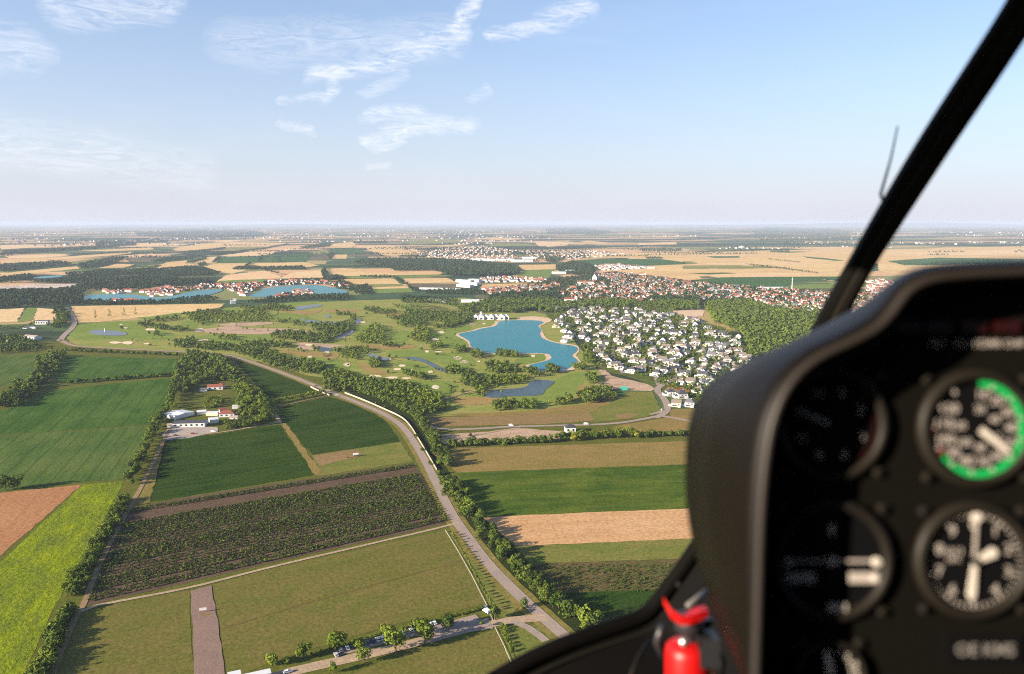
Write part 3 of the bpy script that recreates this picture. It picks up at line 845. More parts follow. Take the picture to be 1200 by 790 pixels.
    W_RIM = [6.5 + 4.5 * math.sin(i * .31) * math.sin(i * .13 + 1) + random.uniform(-1, 1) for i in range(len(lg))]
    for i, p in enumerate(lg):
        a, b = Vector(lg[i - 2]), Vector(lg[(i + 2) % len(lg)])
        nn = Vector(((b - a).y, -(b - a).x)).normalized()
        ring.append((p[0] + nn.x * -W_RIM[i], p[1] + nn.y * -W_RIM[i]))
    area = sum(lg[i - 1][0] * lg[i][1] - lg[i][0] * lg[i - 1][1] for i in range(len(lg)))
    if area > 0:
        ring = [(2 * p[0] - q[0], 2 * p[1] - q[1]) for p, q in zip(lg, ring)]
    sheet('beach', ring, M['beach'], 4, soft=True, ground=True)
    o = sheet('lake', lg, M['lake'], 6, soft=True, ground=True, label='turquoise bathing lake with a pale sandy rim beside the golf course')
    sheet('beach', Z(*Z1, [(560, 80), (700, 70), (830, 90), (835, 105), (800, 125), (720, 104), (560, 103)]), M['beach'], 4.6, soft=True)
    sheet('lake', Z(*Z5, [(240, 195), (280, 172), (420, 165), (620, 165), (720, 180), (760, 185), (800, 190), (900, 188), (1000, 165), (1100, 140), (1250, 125), (1340, 125), (1300, 150), (1180, 180), (1080, 205), (880, 215), (660, 222), (480, 212), (250, 215)]), M['lake_pale'], 6, soft=True)
    sheet('lake', Z(*Z6, [(385, 185), (470, 150), (540, 115), (700, 100), (880, 92), (1000, 100), (1100, 125), (1185, 145), (1130, 165), (930, 172), (900, 140), (740, 145), (640, 175), (540, 190)]), M['lake_pale'], 6, soft=True)


def roads():
    main = [(70, 398), (80, 404), (96, 407), (180, 411), (261, 415), (285, 421), (325, 435), (359, 448), (396, 463), (447, 483), (472, 499), (486, 519), (503, 549), (529, 603), (547, 628), (573, 663), (611, 701), (637, 724), (663, 747), (720, 795)]
    strip('verge', main, 16.0, M['verge_dry'], 3)
    strip('road', main, 7.6, M['asphalt'], 5)
    for s in (-1, 1):
        strip('road_line', main[6:], .22, M['line'], 6, off=s * 3.5)
    strip('road', [(70, 400), (76, 392), (86, 384), (88, 376), (84, 368), (78, 361)], 11.0, M['asphalt'], 5)
    strip('road', [(492, 497), (516, 504), (560, 503), (601, 500), (660, 499), (723, 497), (756, 491), (776, 487)], 7.0, M['asphalt'], 5)
    strip('road', [(768, 490), (781, 484), (783, 475), (775, 463), (768, 457), (778, 450), (790, 445), (800, 440)], 9.0, M['asphalt'], 5.3)
    strip('road', [(776, 488), (790, 490), (817, 496), (900, 503)], 7.0, M['asphalt'], 5.6)
    strip('road', [(762, 486), (772, 484), (779, 481)], 6.0, M['asphalt'], 5.9)
    for st in ([(794, 443), (806, 436), (826, 430), (850, 422), (876, 414)], [(730, 438), (716, 416), (722, 398), (748, 388), (790, 380), (806, 374)], [(772, 452), (764, 432), (772, 408), (800, 397), (850, 394)], [(690, 386), (676, 376), (690, 364), (730, 358)], [(800, 440), (790, 420), (812, 408), (840, 406), (862, 404)]):
        strip('street', st, 6.0, M['asphalt'], 5)
    track = [(204, 498), (198, 504), (186, 530), (167, 569), (151, 596), (116, 660), (99, 709), (90, 720), (76, 751), (58, 800)]
    strip('dirt_track', track, 3.6, M['dirt'], 5)
    strip('gravel_path', [(92, 718), (99, 712), (222, 690), (300, 669), (420, 641), (528, 616), (538, 612)], 2.7, M['gravel'], 5.4)
    strip('farm_path', [(198, 512), (255, 508), (300, 500), (329, 495)], 3.0, M['gravel'], 5)
    strip('farm_path', [(321, 484), (329, 496)], 4.0, M['gravel'], 5.2)
    strip('farm_path', [(322, 478), (352, 471), (386, 463)], 2.2, M['dirt'], 5.2)
    strip('cart_path', Z(*Z1, [(0, 715), (60, 700), (140, 670), (220, 650), (270, 640)]), 3.2, M['gravel'], 5)
    strip('cart_path', Z(*Z8, [(1060, 320), (1120, 305), (1185, 275)]), 3.0, M['gravel'], 5)
    strip('path', [(500, 505), (535, 516), (575, 506), (610, 502)], 4.0, M['gravel'], 5.2)
    sheet('gravel_lane', [(223, 693), (248, 686), (266, 800), (229, 800)], M['gravel_mauve'], 4)
    lot = [(255, 812), (300, 800), (350, 785), (430, 768), (500, 750), (560, 734), (590, 728), (640, 724)]
    strip('parking_lane', lot, 8.0, M['gravel'], 5.1)
    strip('parking_lane', [(500, 748), (545, 735), (575, 731)], 12.0, M['asphalt'], 5.7)
    strip('road', [(600, 728), (625, 738), (640, 752)], 5.0, M['asphalt'], 5.4)
    strip('parking_strip', [(395, 766), (440, 754), (500, 739), (560, 723)], 6.0, M['asphalt'], 4.6)
    sheet('farm_yard', Z(180, 440, 9.23, [(90, 640), (160, 560), (520, 560), (690, 560), (690, 620), (560, 640), (380, 680), (130, 705)]), M['concrete'], 4)


M['line'] = mat('road_line_paint', (.42, .40, .36), .6)
far_fields()
near_fields()
golf_course()
roads()
sheet('garden_ground', [(645, 352), (760, 350), (800, 372), (850, 385), (890, 420), (900, 470), (830, 492), (790, 470), (768, 452), (730, 440), (705, 435), (690, 420), (684, 395), (655, 385), (640, 370)], M['garden'], 1)
sheet('town_ground', [(555, 345), (600, 335), (660, 325), (720, 318), (800, 328), (880, 336), (1000, 338), (1060, 350), (1060, 370), (960, 372), (870, 362), (780, 356), (640, 368), (560, 356)], M['town_ground'], 1)
sheet('field', [(722, 364), (738, 362), (770, 367), (774, 373), (740, 374), (722, 371)], M['meadow_green'], 3)
sheet('dirt_patch', Z(740, 350, 7.9, [(380, 120), (520, 105), (640, 95), (670, 110), (660, 165), (520, 175), (430, 160)]), M['beach'], 3)

# ------------------------------------------------------------------ foliage
M['leaf'] = leaf_mat('leaf_mixed', (0.022, 0.044, 0.009), (0.100, 0.135, 0.024))
M['leaf_bright'] = leaf_mat('leaf_bright', (0.040, 0.072, 0.008), (0.160, 0.200, 0.026))
M['leaf_yellow'] = leaf_mat('leaf_yellow', (0.10, 0.12, 0.012), (0.26, 0.24, 0.03))
M['leaf_far'] = leaf_mat('leaf_far', (0.016, 0.034, 0.013), (0.046, 0.070, 0.026))
M['leaf_crop'] = leaf_mat('leaf_nursery', (0.034, 0.066, 0.009), (0.105, 0.160, 0.020))
M['bark'] = mat('bark', (.11, .08, .055), .9, .1)


def crown_arrays(rng, h, r, n, leaf, base=.22, lobes=8, shape='round'):
    """leaf sprays spread over uneven lobes; returns vertices (n*4,3)"""
    zc, zr = h * (base + (1 - base) / 2), h * (1 - base) / 2
    if shape == 'column': lobes = max(lobes, 7)
    c, s = [], []
    for i in range(lobes):
        if shape == 'column':
            t = (i + .5) / lobes
            c.append((rng.normal(0, r * .12), rng.normal(0, r * .12), h * base + (h * (1 - base)) * t * .92)); s.append(r * (1.05 - .75 * t) + .15)
        else:
            d = rng.normal(size=3); d /= np.linalg.norm(d)
            k = rng.uniform(.25, .68)
            c.append((d[0] * r * k, d[1] * r * k, zc + d[2] * zr * k)); s.append(r * rng.uniform(.38, .62))
    c, s = np.array(c), np.array(s)
    w = s ** 2 / np.sum(s ** 2)
    idx = rng.choice(lobes, n, p=w)
    d = rng.normal(size=(n, 3)); d /= np.linalg.norm(d, axis=1)[:, None]
    rad = s[idx] * rng.uniform(.72, 1.08, n)
    p = c[idx] + d * rad[:, None] * np.array([1, 1, .9])
    p[:, 2] = np.maximum(p[:, 2], h * .04)
    nrm = d + rng.normal(scale=.32, size=(n, 3)); nrm /= np.linalg.norm(nrm, axis=1)[:, None]
    t = np.cross(nrm, rng.normal(size=(n, 3))); t /= np.linalg.norm(t, axis=1)[:, None]
    b = np.cross(nrm, t)
    lz = leaf * rng.uniform(.6, 1.35, n)[:, None]
    t, b = t * lz * .5, b * lz * .5 * rng.uniform(.6, 1, n)[:, None]
    v = np.empty((n, 4, 3))
    v[:, 0], v[:, 1], v[:, 2], v[:, 3] = p - t - b * .6, p + t * .8 - b, p + t + b * .7, p - t * .7 + b
    return v.reshape(-1, 3)


def quad_mesh(name, v, m):
    n = len(v) // 4
    me = bpy.data.meshes.new(name)
    me.vertices.add(len(v)); me.vertices.foreach_set('co', np.ascontiguousarray(v, dtype=np.float32).ravel())
    me.loops.add(n * 4); me.loops.foreach_set('vertex_index', np.arange(n * 4, dtype=np.int32))
    me.polygons.add(n); me.polygons.foreach_set('loop_start', np.arange(0, n * 4, 4, dtype=np.int32))
    me.materials.append(m)
    me.update(); me.validate()
    return me


def trunk_mesh(name, rng, h, r):
    mb = MB()
    top = h * .62
    mb.tube([(0, 0, -.1), (rng.normal(0, .05), rng.normal(0, .05), h * .25), (rng.normal(0, .15), rng.normal(0, .15), top)], [h * .026, h * .02, h * .008], 6)
    for k in range(4):
        a = k * 1.57 + rng.uniform(0, 1)
        z0 = h * rng.uniform(.22, .4)
        mb.tube([(0, 0, z0), (math.cos(a) * r * .35, math.sin(a) * r * .35, z0 + h * .12), (math.cos(a) * r * .6, math.sin(a) * r * .6, z0 + h * .25)], [h * .012, h * .008, h * .004], 5)
    return mb.mesh(name, M['bark'])


TREE_KINDS = {}


def make_tree_kinds():
    rng = np.random.default_rng(3)
    specs = {'round': (8.0, 3.2, 560, .62, .06, 9, 'round', 'leaf'), 'bright': (8.0, 3.0, 560, .6, .07, 9, 'round', 'leaf_bright'), 'yellow': (7.0, 2.8, 480, .6, .14, 8, 'round', 'leaf_yellow'),
             'bush': (3.6, 2.1, 240, .48, .02, 7, 'round', 'leaf'), 'bush_bright': (3.6, 2.1, 240, .48, .02, 7, 'round', 'leaf_bright'), 'column': (9.0, 1.6, 360, .55, .1, 8, 'column', 'leaf'), 'sapling': (4.2, 1.2, 150, .4, .25, 5, 'round', 'leaf_bright'),
             'plant': (2.1, .88, 50, .46, .03, 4, 'round', 'leaf_crop')}
    for k, (h, r, n, lf, base, lo, sh, lm) in specs.items():
        TREE_KINDS[k] = (h, r, [])
        for _ in range(7 if k != 'plant' else 4):
            h2, r2 = h * rng.uniform(.82, 1.15), r * rng.uniform(.72, 1.25)
            TREE_KINDS[k][2].append((quad_mesh('crown', crown_arrays(rng, h2, r2, n, lf, base, int(rng.integers(lo - 3, lo + 4)), sh), M[lm]), trunk_mesh('trunk', rng, h2, r2)))


make_tree_kinds()
NEAR_TREES = []      # (x, y, kind, height, label, group)


def tree_line(px, spacing, kind, hmin, hmax, label, group, spread=1.0, ground=False, rows=1, mix=None):
    """a row of trees along a ground line; label has one {} for the ordinal"""
    g = resample([G(*p) for p in px], spacing)
    n = 0
    for i, p in enumerate(g):
        for r_ in range(rows):
            q = (p[0] + random.gauss(0, spread) + (r_ * spacing * .8 if rows > 1 else 0), p[1] + random.gauss(0, spread))
            k = kind if not mix or random.random() > .4 else random.choice(mix)
            NEAR_TREES.append((q[0], q[1], k, random.uniform(hmin, hmax), label.format(nth(n)), group))
            n += 1


def wood(px, spacing, kind, hmin, hmax, label, group, mix=None):
    g = [G(*p) for p in px]
    xs, ys = [p[0] for p in g], [p[1] for p in g]
    n = 0
    y = min(ys)
    while y < max(ys):
        x = min(xs)
        while x < max(xs):
            q = (x + random.uniform(-.45, .45) * spacing, y + random.uniform(-.45, .45) * spacing)
            if in_poly(q[0], q[1], g):
                k = kind if not mix or random.random() > .4 else random.choice(mix)
                NEAR_TREES.append((q[0], q[1], k, random.uniform(hmin, hmax), label.format(nth(n)), group))
                n += 1
            x += spacing
        y += spacing


tree_line([(141, 588), (128, 615), (111, 644), (93, 676), (84, 697)], 3.6, 'bush', 4.0, 7.0, '{} bush from the track bend, in the hedge beside the yellow-green field', 'hedge bushes along the dirt track', 1.8, rows=2, mix=['bush_bright'])
tree_line([(79, 717), (67, 741), (55, 767), (40, 797)], 3.0, 'bush', 4.5, 7.5, '{} bush below the gravel path corner, in the dense hedge beside the pasture', 'hedge bushes beside the pasture', 1.8, rows=2, mix=['bush_bright'])
tree_line([(151, 568), (158, 556), (170, 529), (183, 500), (193, 484)], 5.6, 'round', 7, 11, '{} tree up the dirt track from the field corner, beside the big green field', 'trees along the upper dirt track', 1.8, mix=['bush', 'bright'])
tree_line([(197, 481), (205, 454), (213, 428)], 9, 'round', 9, 13, '{} tree beyond the farm yard in the row beside the green field', 'trees along the upper dirt track', 2.2, mix=['bright'])
tree_line([(528, 566), (541, 590), (555, 612), (573, 636), (596, 659), (622, 685), (646, 706), (668, 722), (690, 738)], 5.2, 'round', 5.5, 10, '{} tree from the wall end in the thick belt beside the curving road', 'tree belt beside the curving road', 2.4, rows=2, mix=['bright', 'bush', 'bush_bright', 'column'])
tree_line([(514, 556), (528, 580), (542, 604)], 5, 'bush', 2.5, 5, '{} low bush between the road and the belt of trees', 'tree belt beside the curving road', 1.5)
tree_line([(680, 730), (694, 728)], 6, 'bright', 8, 9, '{} broad pale tree at the bottom end of the road belt by the window frame', 'tree belt beside the curving road', 1)
tree_line([(412, 455), (446, 469), (482, 484), (500, 508), (521, 548)], 6.5, 'round', 6, 10, '{} tree behind the white roadside wall', 'trees behind the white wall', 1.8, rows=2, mix=['bush', 'round'])
tree_line([(323, 473), (379, 462)], 5.2, 'bright', 6.5, 8, '{} small rounded tree from the farm in the avenue beside the narrow path', 'avenue of small trees', .4)
tree_line([(528, 626), (540, 645), (556, 674), (572, 703), (580, 716)], 4.6, 'sapling', 3.4, 4.6, '{} sapling from the gravel path in the young row beside the curving road', 'saplings beside the road', .5)
tree_line([(588, 734), (598, 756), (606, 780)], 4.0, 'bush_bright', 2, 3, '{} hedge bush below the parking entrance beside the white fence', 'bushes by the parking entrance', .5)
tree_line([(526, 524), (580, 521), (640, 518)], 4.4, 'round', 6, 9.5, '{} tree from the road in the dark hedge above the dry meadow', 'hedge above the dry meadow', 1.6, rows=2, mix=['bush'])
tree_line([(655, 517), (700, 514), (742, 512)], 5, 'bright', 8, 11, '{} pale green tree past the white house in the hedge above the dry meadow', 'hedge above the dry meadow', 1.8, rows=2, mix=['round', 'yellow'])
tree_line([(722, 512), (742, 511)], 6, 'yellow', 8, 10, '{} yellow-green tree in the hedge above the dry meadow', 'hedge above the dry meadow', 1)
tree_line([(748, 513), (790, 511), (830, 509)], 4.4, 'round', 5.5, 8.5, '{} tree at the console end of the hedge above the dry meadow', 'hedge above the dry meadow', 1.4, rows=2, mix=['bush'])
tree_line([(82, 450), (130, 446), (206, 440)], 5, 'bush', 5, 8, '{} bush from the tree-lined corner in the hedge between two green fields', 'hedge between the green fields', 2.0)
tree_line([(60, 418), (46, 440), (30, 455), (0, 478)], 6.0, 'round', 8, 13, '{} tree down from the white hall in the tall belt between green fields', 'tall belt between the green fields', 6, rows=3, mix=['bright', 'bush'])
tree_line([(8, 575)], 5, 'round', 13, 14, 'left half of the joined round trees at the clay field corner', 'lone trees')
tree_line([(17, 574)], 5, 'round', 14, 15, 'right half of the joined round trees at the clay field corner', 'lone trees')
tree_line([(70, 411), (110, 413), (208, 417)], 6, 'bush', 4, 7.5, '{} bush along the strip above the upper green field', 'bushes above the green field', 2)
wood([(212, 424), (222, 414), (262, 420), (276, 434), (284, 450), (262, 448), (240, 448), (222, 462), (208, 462)], 8.2, 'round', 8, 12, '{} tree of the dark wood behind the red farmhouse', 'wood behind the farm', ['round', 'bright'])
wood([(284, 446), (296, 456), (312, 470), (320, 494), (300, 500), (285, 502), (282, 488), (278, 470), (272, 458)], 7.0, 'bright', 7, 11, '{} tree of the sunlit grove beside the farmhouses', 'grove beside the farm', ['round'])
wood([(240, 470), (262, 466), (262, 476), (240, 480)], 6.5, 'bright', 4.5, 7, '{} garden tree between the two red farmhouses', 'farm garden trees', ['bush_bright'])
wood([(262, 496), (285, 494), (300, 500), (262, 505)], 6.5, 'round', 4, 7, '{} garden tree below the lower red farmhouse', 'farm garden trees', ['bush'])
wood([(-6, 396), (18, 394), (44, 404), (50, 410), (20, 414), (-6, 416)], 10, 'round', 7, 11, '{} tree in the dark grove below the white hall', 'grove below the white hall')
for (px, py, k, h, lab) in [(318, 780, 'bright', 7.5, 'bushy tree beside the long white shed roof'), (352, 774, 'bright', 5.5, 'smaller of two joined trees behind the parking lane'), (358, 770, 'bright', 7, 'taller of two joined trees behind the parking lane'), (393, 764, 'bright', 10, 'tall pointed tree beside the first parked cars'),
                            (422, 764, 'bright', 6, 'tree beside the white car at the parking lane'), (427, 777, 'bright', 7, 'tree below the parking lane opposite the dark cars'), (390, 789, 'bright', 5, 'small round tree at the near side of the parking lane'), (454, 751, 'bright', 8, 'tree between white and dark parked cars, upper of its pair'), (464, 765, 'bright', 10, 'large tree leaning over the lane, lower of its pair'),
                            (493, 744, 'bright', 8, 'tree beside three white cars, upper of its pair'), (498, 755, 'bright', 9.5, 'large tree beside three white cars, lower of its pair'), (526, 738, 'round', 8.5, 'dark tree after the last white parked car'), (564, 736, 'sapling', 4.5, 'slim young tree in front of the white van at the lane'), (580, 727, 'round', 7, 'tree beside the gate where lane meets the fence'),
                            (337, 777, 'bush', 3.6, 'low bush behind the parking lane near the white shed'), (613, 712, 'bush', 4.2, 'lone bush where the lane meets the curving road'), (488, 513, 'bush', 4, 'small round tree on the roadside by the wall corner'), (496, 529, 'bush', 3.5, 'small roadside tree below the wall corner'), (504, 545, 'bush', 3, 'small roadside tree near the lower wall end'), (519, 580, 'bush', 4, 'roadside bush beside the nursery corner'), (451, 478, 'bush', 3, 'roadside bush before the wall curve'), (441, 474, 'bush', 3, 'first roadside bush beside the wall')]:
    NEAR_TREES.append((*G(px, py), k, h * 1.3, lab, 'trees along the parking lane' if py > 700 else 'roadside trees'))
tree_line([(366, 770), (392, 760), (440, 746.5), (480, 736), (520, 726), (565, 714)], 2.6, 'bush', 1.6, 2.6, '{} low hedge plant from the shed behind the parked cars', 'hedge behind the parked cars', .3)

PLANTS = []


def nursery():
    a, b, c, d = [Vector(G(*p)) for p in [(154, 597), (482, 545), (526, 611), (101, 708)]]
    L_ = ((b - a).length + (c - d).length) / 2
    W_ = ((d - a).length + (c - b).length) / 2
    rows = int(W_ / 4.8)
    for r_ in range(rows):
        v = (r_ + .5) / rows
        band = (v < .07, .07 <= v < .2, .2 <= v < .44, .44 <= v < .54, .54 <= v < .7, .7 <= v < .8, v >= .8)
        dens = (.97, .04, .97, .9, .97, .9, .97)[band.index(True)]
        hs = (.95, .4, .95, .8, 1.0, .78, .95)[band.index(True)]
        step = 1.65
        n = int(L_ / step)
        gap = random.random() < .12
        k = 0
        for i in range(n):
            u = (i + random.uniform(.3, .7)) / n
            if random.random() > dens * (.4 if gap else 1): continue
            p = a.lerp(b, u).lerp(d.lerp(c, u), v) + Vector((random.gauss(0, .1), random.gauss(0, .1)))
            PLANTS.append((p.x, p.y, 'plant', random.uniform(2.0, 2.8) * hs, f'leafy nursery plant, {nth(k)} from dirt track in {nth(rows - 1 - r_)} row above gravel path', 'nursery plants in rows'))
            k += 1


nursery()


def px_size(t):
    return t[3] / math.hypot(t[0], t[1])


def in_view(t, pad=30):
    x, y = t[0], t[1]
    dep = y * math.cos(PITCH) + CAM_H * math.sin(PITCH)
    if dep <= 0: return False
    px = CX + F_PX * x / dep
    py = CY + F_PX * (CAM_H * math.cos(PITCH) - y * math.sin(PITCH)) / dep
    if not (-pad < px < 1200 + pad and py < 790 + pad): return False
    # behind the console, the extinguisher or the window frame
    if py > 480 and px > 822: return False
    if px > 575 and py > 748 - (px - 660) * .34: return False
    return True


def place_individuals(lst, name, cat, limit=300):
    lst = [t for t in lst if in_view(t)]
    order = sorted(lst, key=px_size, reverse=True)
    chosen, rest = order[:limit], order[limit:]
    for i, (x, y, k, h, label, group) in enumerate(chosen):
        H0, r0, variants = TREE_KINDS[k]
        cm, tm = variants[random.randrange(len(variants))]
        s = h / H0
        root = empty(name, (x, y, lift(1.5, x, y)), random.uniform(0, 6.28))
        root.scale = (s * random.uniform(1.0, 1.3), s * random.uniform(1.0, 1.3), s)
        tag(root, label, cat, group)
        link('crown', cm, root); link('trunk' if name != 'nursery_plant' else 'stem', tm, root)
    return rest


_low = ('bush', 'bush_bright', 'sapling')
REST = place_individuals([t for t in NEAR_TREES if t[2] not in _low], 'broadleaf_tree', 'tree')
REST += place_individuals([t for t in NEAR_TREES if t[2] in _low], 'hedge_bush', 'bush')
REST_PLANTS = place_individuals(PLANTS, 'nursery_plant', 'plant')


def merge_foliage(name, lst, m, label, n_for, leaf_k=1.0, seed=5):
    """many plants as one mass: a few crown shapes, turned, scaled and set down"""
    rng = np.random.default_rng(seed)
    out = []
    cache = {}
    for (x, y, k, h, *_r) in lst:
        n = n_for(math.hypot(x, y))
        H0, r0, _v = TREE_KINDS[k]
        key = (k, n)
        if key not in cache:
            leaf = math.sqrt(2.2 * math.pi * r0 * r0 * 2.0 / n) * leaf_k
            sh = 'column' if k == 'column' else 'round'
            cache[key] = [crown_arrays(rng, H0, r0, n, leaf, .05, 7, sh) for _ in range(5)]
        v = cache[key][rng.integers(5)]
        a = rng.uniform(0, 6.28); ca, sa = math.cos(a), math.sin(a)
        s = h / H0
        sx = s * rng.uniform(.9, 1.3)
        w = np.empty_like(v)
        w[:, 0] = (v[:, 0] * ca - v[:, 1] * sa) * sx + x
        w[:, 1] = (v[:, 0] * sa + v[:, 1] * ca) * sx + y
        w[:, 2] = v[:, 2] * s + lift(1.5, x, y)
        out.append(w)
    if not out: return None
    o = link(name, quad_mesh(name, np.concatenate(out), m))
    return tag(o, label, None, None, 'stuff')


merge_foliage('nursery_foliage', REST_PLANTS, M['leaf_crop'], 'many rows of leafy nursery plants on brown soil', lambda d: 26)

# ---- the masses of trees farther off
FAR = []


def clump(px, spacing, kind, hmin, hmax, ground=False, dens=1.0):
    g = [G(*p) for p in px]
    xs, ys = [p[0] for p in g], [p[1] for p in g]
    nx, ny = int((max(xs) - min(xs)) / spacing) + 1, int((max(ys) - min(ys)) / spacing) + 1
    for j in range(ny):
        for i in range(nx):
            if random.random() > dens: continue
            q = (min(xs) + (i + random.random()) * spacing, min(ys) + (j + random.random()) * spacing)
            if in_poly(q[0], q[1], g): FAR.append((q[0], q[1], kind, random.uniform(hmin, hmax)))


def belt(px, spacing, kind, hmin, hmax, spread, rows=1, dens=1.0):
    g = resample([G(*p) for p in px], spacing)
    for p in g:
        for _ in range(rows):
            if random.random() < dens: FAR.append((p[0] + random.gauss(0, spread), p[1] + random.gauss(0, spread), kind, random.uniform(hmin, hmax)))


def golf_trees():
    cl = [(Z5, [(660, 400), (700, 385), (860, 415), (1060, 440), (1070, 455), (900, 450), (700, 418)], 9), (Z5, [(720, 380), (860, 350), (990, 345), (990, 360), (800, 385)], 11), (Z5, [(765, 470), (840, 470), (840, 492), (770, 494)], 9), (Z5, [(1000, 320), (1185, 310), (1185, 400), (1100, 390), (1060, 360)], 12),
          (Z5, [(960, 520), (1100, 510), (1120, 580), (940, 580)], 9), (Z6, [(0, 300), (200, 290), (210, 320), (0, 345)], 11), (Z6, [(0, 350), (330, 300), (480, 280), (590, 350), (590, 378), (380, 385), (130, 392), (0, 410)], 11), (Z6, [(330, 260), (480, 265), (600, 250), (770, 275), (690, 300), (520, 290), (340, 290)], 11),
          (Z6, [(160, 490), (300, 490), (340, 520), (330, 535), (170, 520)], 9), (Z6, [(565, 490), (640, 455), (760, 460), (960, 480), (1000, 510), (1000, 545), (860, 545), (700, 520), (600, 510)], 8.5), (Z6, [(330, 560), (500, 535), (650, 535), (740, 555), (700, 585), (540, 580), (360, 580)], 9),
          (Z6, [(880, 400), (1000, 390), (1060, 400), (1180, 370), (1185, 450), (1000, 475), (900, 450)], 10), (Z6, [(600, 360), (700, 370), (690, 395), (620, 390)], 10), (Z6, [(0, 560), (130, 545), (300, 570), (400, 600), (250, 610), (0, 595)], 9), (Z6, [(270, 620), (460, 590), (560, 600), (700, 660), (900, 690), (1000, 730), (960, 790), (720, 770), (560, 720), (420, 660)], 8),
          (Z6, [(380, 230), (550, 205), (900, 175), (1185, 190), (1185, 215), (900, 210), (560, 240)], 13), (Z6, [(740, 380), (800, 375), (800, 410), (750, 415)], 9), (Z6, [(1060, 310), (1185, 305), (1185, 335), (1070, 330)], 11), (Z6, [(900, 580), (950, 580), (950, 610), (905, 610)], 8),
          (Z7, [(0, 280), (180, 260), (210, 320), (100, 350), (60, 400), (0, 410)], 9), (Z7, [(200, 200), (250, 205), (240, 250), (210, 255)], 9), (Z7, [(280, 350), (380, 270), (460, 290), (480, 350), (440, 420), (300, 420), (230, 400)], 8.5), (Z7, [(640, 380), (720, 290), (800, 300), (830, 350), (790, 420), (700, 400)], 8), (Z7, [(550, 260), (740, 230), (800, 270), (640, 295)], 9),
          (Z7, [(290, 150), (380, 140), (560, 170), (540, 190), (380, 185)], 11), (Z7, [(520, 115), (640, 140), (780, 160), (700, 175), (560, 145)], 12), (Z7, [(480, 210), (700, 200), (860, 200), (1020, 215), (1060, 240), (900, 250), (700, 240), (520, 235)], 9.5), (Z7, [(840, 280), (980, 260), (1140, 220), (1130, 240), (1000, 290), (860, 305)], 9),
          (Z7, [(450, 415), (560, 425), (540, 450), (460, 445)], 8), (Z7, [(70, 470), (350, 450), (350, 490), (200, 500), (80, 490)], 8), (Z7, [(100, 490), (260, 510), (260, 545), (140, 530)], 8), (Z7, [(350, 545), (430, 540), (440, 600), (360, 600)], 7), (Z7, [(590, 620), (650, 640), (640, 660), (600, 650)], 7), (Z7, [(690, 650), (780, 680), (770, 700), (690, 690)], 7),
          (Z7, [(950, 600), (1060, 610), (1070, 655), (960, 640)], 7), (Z7, [(1000, 460), (1090, 455), (1100, 490), (1030, 490)], 7), (Z7, [(820, 430), (910, 420), (910, 450), (830, 455)], 7), (Z7, [(0, 650), (150, 640), (280, 700), (420, 720), (640, 730), (680, 790), (0, 790)], 7.5),
          (Z7, [(1080, 650), (1185, 660), (1185, 720), (1080, 710)], 7), (Z8, [(0, 60), (150, 60), (140, 100), (0, 120)], 8), (Z8, [(100, 130), (240, 100), (420, 170), (560, 190), (740, 200), (890, 250), (990, 290), (1080, 340), (900, 370), (780, 330), (640, 330), (480, 300), (300, 230)], 7.5), (Z8, [(480, 20), (560, 20), (560, 80), (490, 70)], 7), (Z8, [(720, 100), (890, 140), (960, 160), (860, 170), (740, 130)], 7),
          (Z8, [(830, 390), (1000, 380), (1100, 365), (1100, 400), (940, 440), (850, 430)], 6.5), (Z8, [(480, 260), (700, 290), (800, 360), (900, 480), (860, 500), (740, 420), (560, 340)], 7),
          (Z1, [(200, 350), (290, 350), (300, 400), (220, 400)], 7), (Z1, [(395, 350), (470, 345), (570, 365), (560, 395), (410, 385)], 7), (Z1, [(320, 440), (470, 440), (560, 470), (560, 510), (350, 520)], 7), (Z1, [(130, 540), (300, 560), (400, 555), (420, 600), (280, 640), (140, 620)], 7), (Z1, [(380, 540), (640, 530), (650, 590), (420, 610)], 7), (Z1, [(560, 490), (700, 480), (780, 540), (640, 540)], 8),
          (Z1, [(790, 460), (890, 460), (905, 510), (800, 520)], 7), (Z1, [(240, 640), (310, 620), (310, 690), (250, 690)], 7), (Z1, [(380, 745), (540, 740), (560, 785), (380, 790)], 7), (Z1, [(600, 735), (690, 735), (690, 780), (610, 785)], 7), (Z1, [(800, 740), (1000, 710), (1000, 745), (820, 775)], 7), (Z1, [(1050, 680), (1185, 640), (1185, 730), (1060, 730)], 7), (Z1, [(990, 440), (1100, 460), (1100, 495), (1000, 490)], 7),
          (Z1, [(1080, 540), (1180, 520), (1180, 600), (1090, 590)], 7), (Z1, [(0, 470), (130, 480), (140, 520), (20, 520)], 7), (Z1, [(90, 320), (180, 325), (170, 355), (110, 355)], 7), (Z1, [(0, 110), (200, 90), (220, 115), (60, 150), (0, 160)], 8), (Z1, [(1060, 300), (1140, 300), (1185, 440), (1080, 440)], 8),
          (ZV, [(640, 285), (720, 250), (780, 250), (800, 290), (680, 310)], 7), (ZV, [(320, 310), (480, 310), (480, 330), (330, 335)], 7), (ZV, [(560, 295), (630, 290), (620, 315), (560, 315)], 7), (ZV, [(0, 250), (110, 290), (150, 330), (60, 350), (0, 320)], 7)]
    for z, pts, sp in cl:
        k = random.choice(['round', 'round', 'bright', 'round'])
        clump(Z(*z, pts), sp * .95, k, 5.5, 10.5, dens=.93)
    for z, (x0, y0), (x1, y1), n in [(Z5, (342, 348), (342, 348), 1), (Z5, (452, 335), (452, 335), 1), (Z5, (563, 328), (563, 328), 1), (Z5, (650, 318), (650, 318), 1)]:
        FAR.append((*G(*Z(*z, [(x0, y0)])[0]), 'column', 21))
